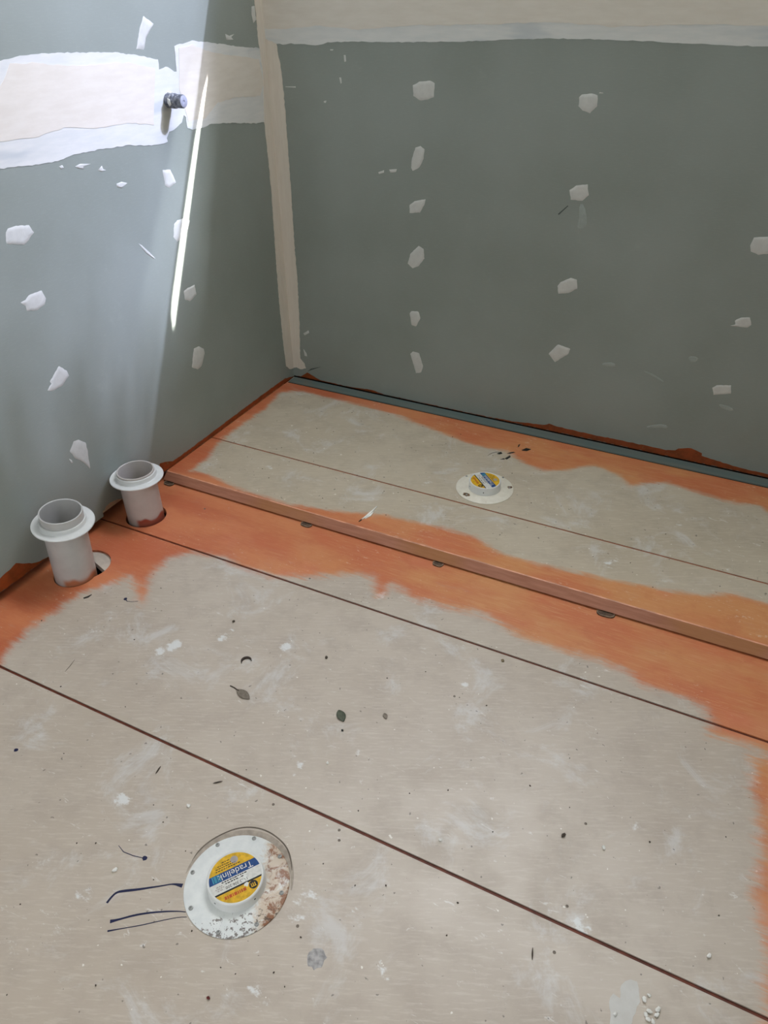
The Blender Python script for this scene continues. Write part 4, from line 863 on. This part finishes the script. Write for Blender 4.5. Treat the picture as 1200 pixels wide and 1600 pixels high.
# pale splinter on the raised base
t = tag(empty('wood_splinter', (0.6123, -0.6622, HP), math.atan2(0.0768, 0.0147)), 'pale split wood splinter lying near the edge of the raised base', 'splinter')
for nm, pts, w, m_ in (('splinter_shard', [(0.006, 0.002), (0.028, 0.001), (0.055, 0.003), (0.078, 0.006)], [0.0012, 0.0052, 0.0046, 0.0010], M_PLASTERBIT), ('splinter_shard', [(0.016, -0.003), (0.034, -0.005), (0.052, -0.002)], [0.001, 0.0055, 0.001], M_PLASTERBIT), ('splinter_tip', [(-0.004, 0.002), (0.004, 0.0018), (0.010, 0.002)], [0.0008, 0.0026, 0.001], M_CURL)):
    ribbon(nm, pts, w, 0.0004, m_, t, 0.0022)
# dark curled shaving
bm = bmesh.new(); a0 = -0.4
arc = [(0.0105*math.cos(a), 0.0105*math.sin(a), w) for a, w in ((math.radians(10+i*18), 0.0008+0.0042*math.sin(math.pi*i/11)) for i in range(12))]
o = ribbon('curled_shaving', [(x, y) for x, y, w in arc], [w for *_, w in arc], 0.0004, M_CURL, None, 0.003)
o.location = (0.6142, -1.176, 0); o.rotation_euler = (0, 0, 0.45)
tag(o, 'dark crescent-shaped curl of shaving above the dry grey leaf', 'shaving')
def crumb_mesh(seed, r):
    rnd = random.Random(seed); bm = bmesh.new(); bmesh.ops.create_icosphere(bm, subdivisions=1, radius=r)
    for v in bm.verts: v.co = Vector((v.co.x*rnd.uniform(0.8, 1.5), v.co.y*rnd.uniform(0.6, 1.1), v.co.z*rnd.uniform(0.4, 0.8)))
    z = min(v.co.z for v in bm.verts)
    for v in bm.verts: v.co.z -= z
    bm.normal_update(); me = bpy.data.meshes.new('crumb'); bm.to_mesh(me); bm.free(); return me
def lone(name, label, cat, x, y, r, mat, seed, z=0.0):
    o = link(name, crumb_mesh(seed, r), mat); o.location = (x, y, z+0.0001); o.rotation_euler = (0, 0, seed)
    if 'twig' in label or 'sliver' in label: o.scale = (2.6, 0.55, 0.6)
    return tag(o, label, cat)
lone('rubble_bit', 'dark round pebble-like bit above the curled shaving', 'debris', 0.5195, -1.0896, 0.0038, M_CRUMB, 1)
lone('rubble_bit', 'grey flaky bit of debris above the green leaf', 'debris', 0.7588, -1.0934, 0.0042, M_CRUMB, 2)
lone('rubble_bit', 'black bead-like bit just below the green leaf', 'debris', 0.8798, -1.2429, 0.0026, M_INKB, 3)
lone('rubble_bit', 'dark angular chunk on the right of the middle floor sheet', 'debris', 1.3122, -1.2694, 0.0042, M_CRUMB, 4)
lone('rubble_bit', 'thin dark sliver below the front joint on the right', 'debris', 1.3218, -1.47, 0.0030, M_CRUMB, 5)
lone('rubble_bit', 'small dark red flake at the bottom of the picture', 'debris', 0.9334, -1.7264, 0.0028, simple('dark_red_flake', (98, 40, 38), 0.7), 6)
lone('rubble_bit', 'dark twig fragment above the rusty floor waste', 'debris', 0.735, -1.4385, 0.0034, M_CRUMB, 7)
lone('rubble_bit', 'dark twig fragment left of the front joint near the left wall side', 'debris', 0.623, -1.4651, 0.0034, M_CRUMB, 8)
lone('dried_moth', 'small dry brown husk just below the rear floor joint', 'debris', 1.0933, -0.9415, 0.0040, simple('dry_husk', (140, 124, 98), 0.8), 9)
cm = [crumb_mesh(20+i, 0.0015) for i in range(4)]
for i, (x, y) in enumerate(CRUMB):
    o = link('grit_crumb', cm[i % 4], M_CRUMB); o.location = (x, y, 0.0001); o.rotation_euler = (0, 0, i*1.3)
    k_ = 0.75 + 0.45*((i*37) % 10)/10; o.scale = (k_, k_, k_)
    tag(o, 'tiny dark crumb of grit scattered on the lower floor sheets', 'crumb', 'dark grit on the lower floor')
for i, (x, y) in enumerate(CRUMBP):
    o = link('grit_crumb', cm[i % 4], M_CRUMB); o.location = (x, y, HP+0.0001); o.rotation_euler = (0, 0, i*1.7)
    tag(o, 'tiny dark crumb of grit scattered on the raised base', 'crumb', 'dark grit on the raised base')
wm = [crumb_mesh(40+i, 0.0028) for i in range(4)]
for me in wm: me.materials.append(M_PLASTERBIT)
for i, (x, y) in enumerate(WHITE):
    o = link('plaster_crumb', wm[i % 4], None); o.location = (x, y, 0.0005); o.rotation_euler = (0, 0, i*2.1)
    k_ = 1.05 + 0.5*((i*29) % 10)/10; o.scale = (k_, k_, k_)
    if i < 9: tag(o, 'small white plaster crumb in the cluster at the bottom right', 'crumb', 'white plaster crumbs in a cluster')
    else: tag(o, ['white plaster crumb on the middle floor sheet just above the front joint', 'white plaster crumb near the black bead below the green leaf', 'white plaster crumb left of the round blue ink drop', 'white plaster crumb between the rusty floor waste and the left wall', 'white plaster crumb right of the dark angular chunk', 'white plaster crumb above the front joint at the far right'][i-9], 'crumb', 'scattered white plaster crumbs')
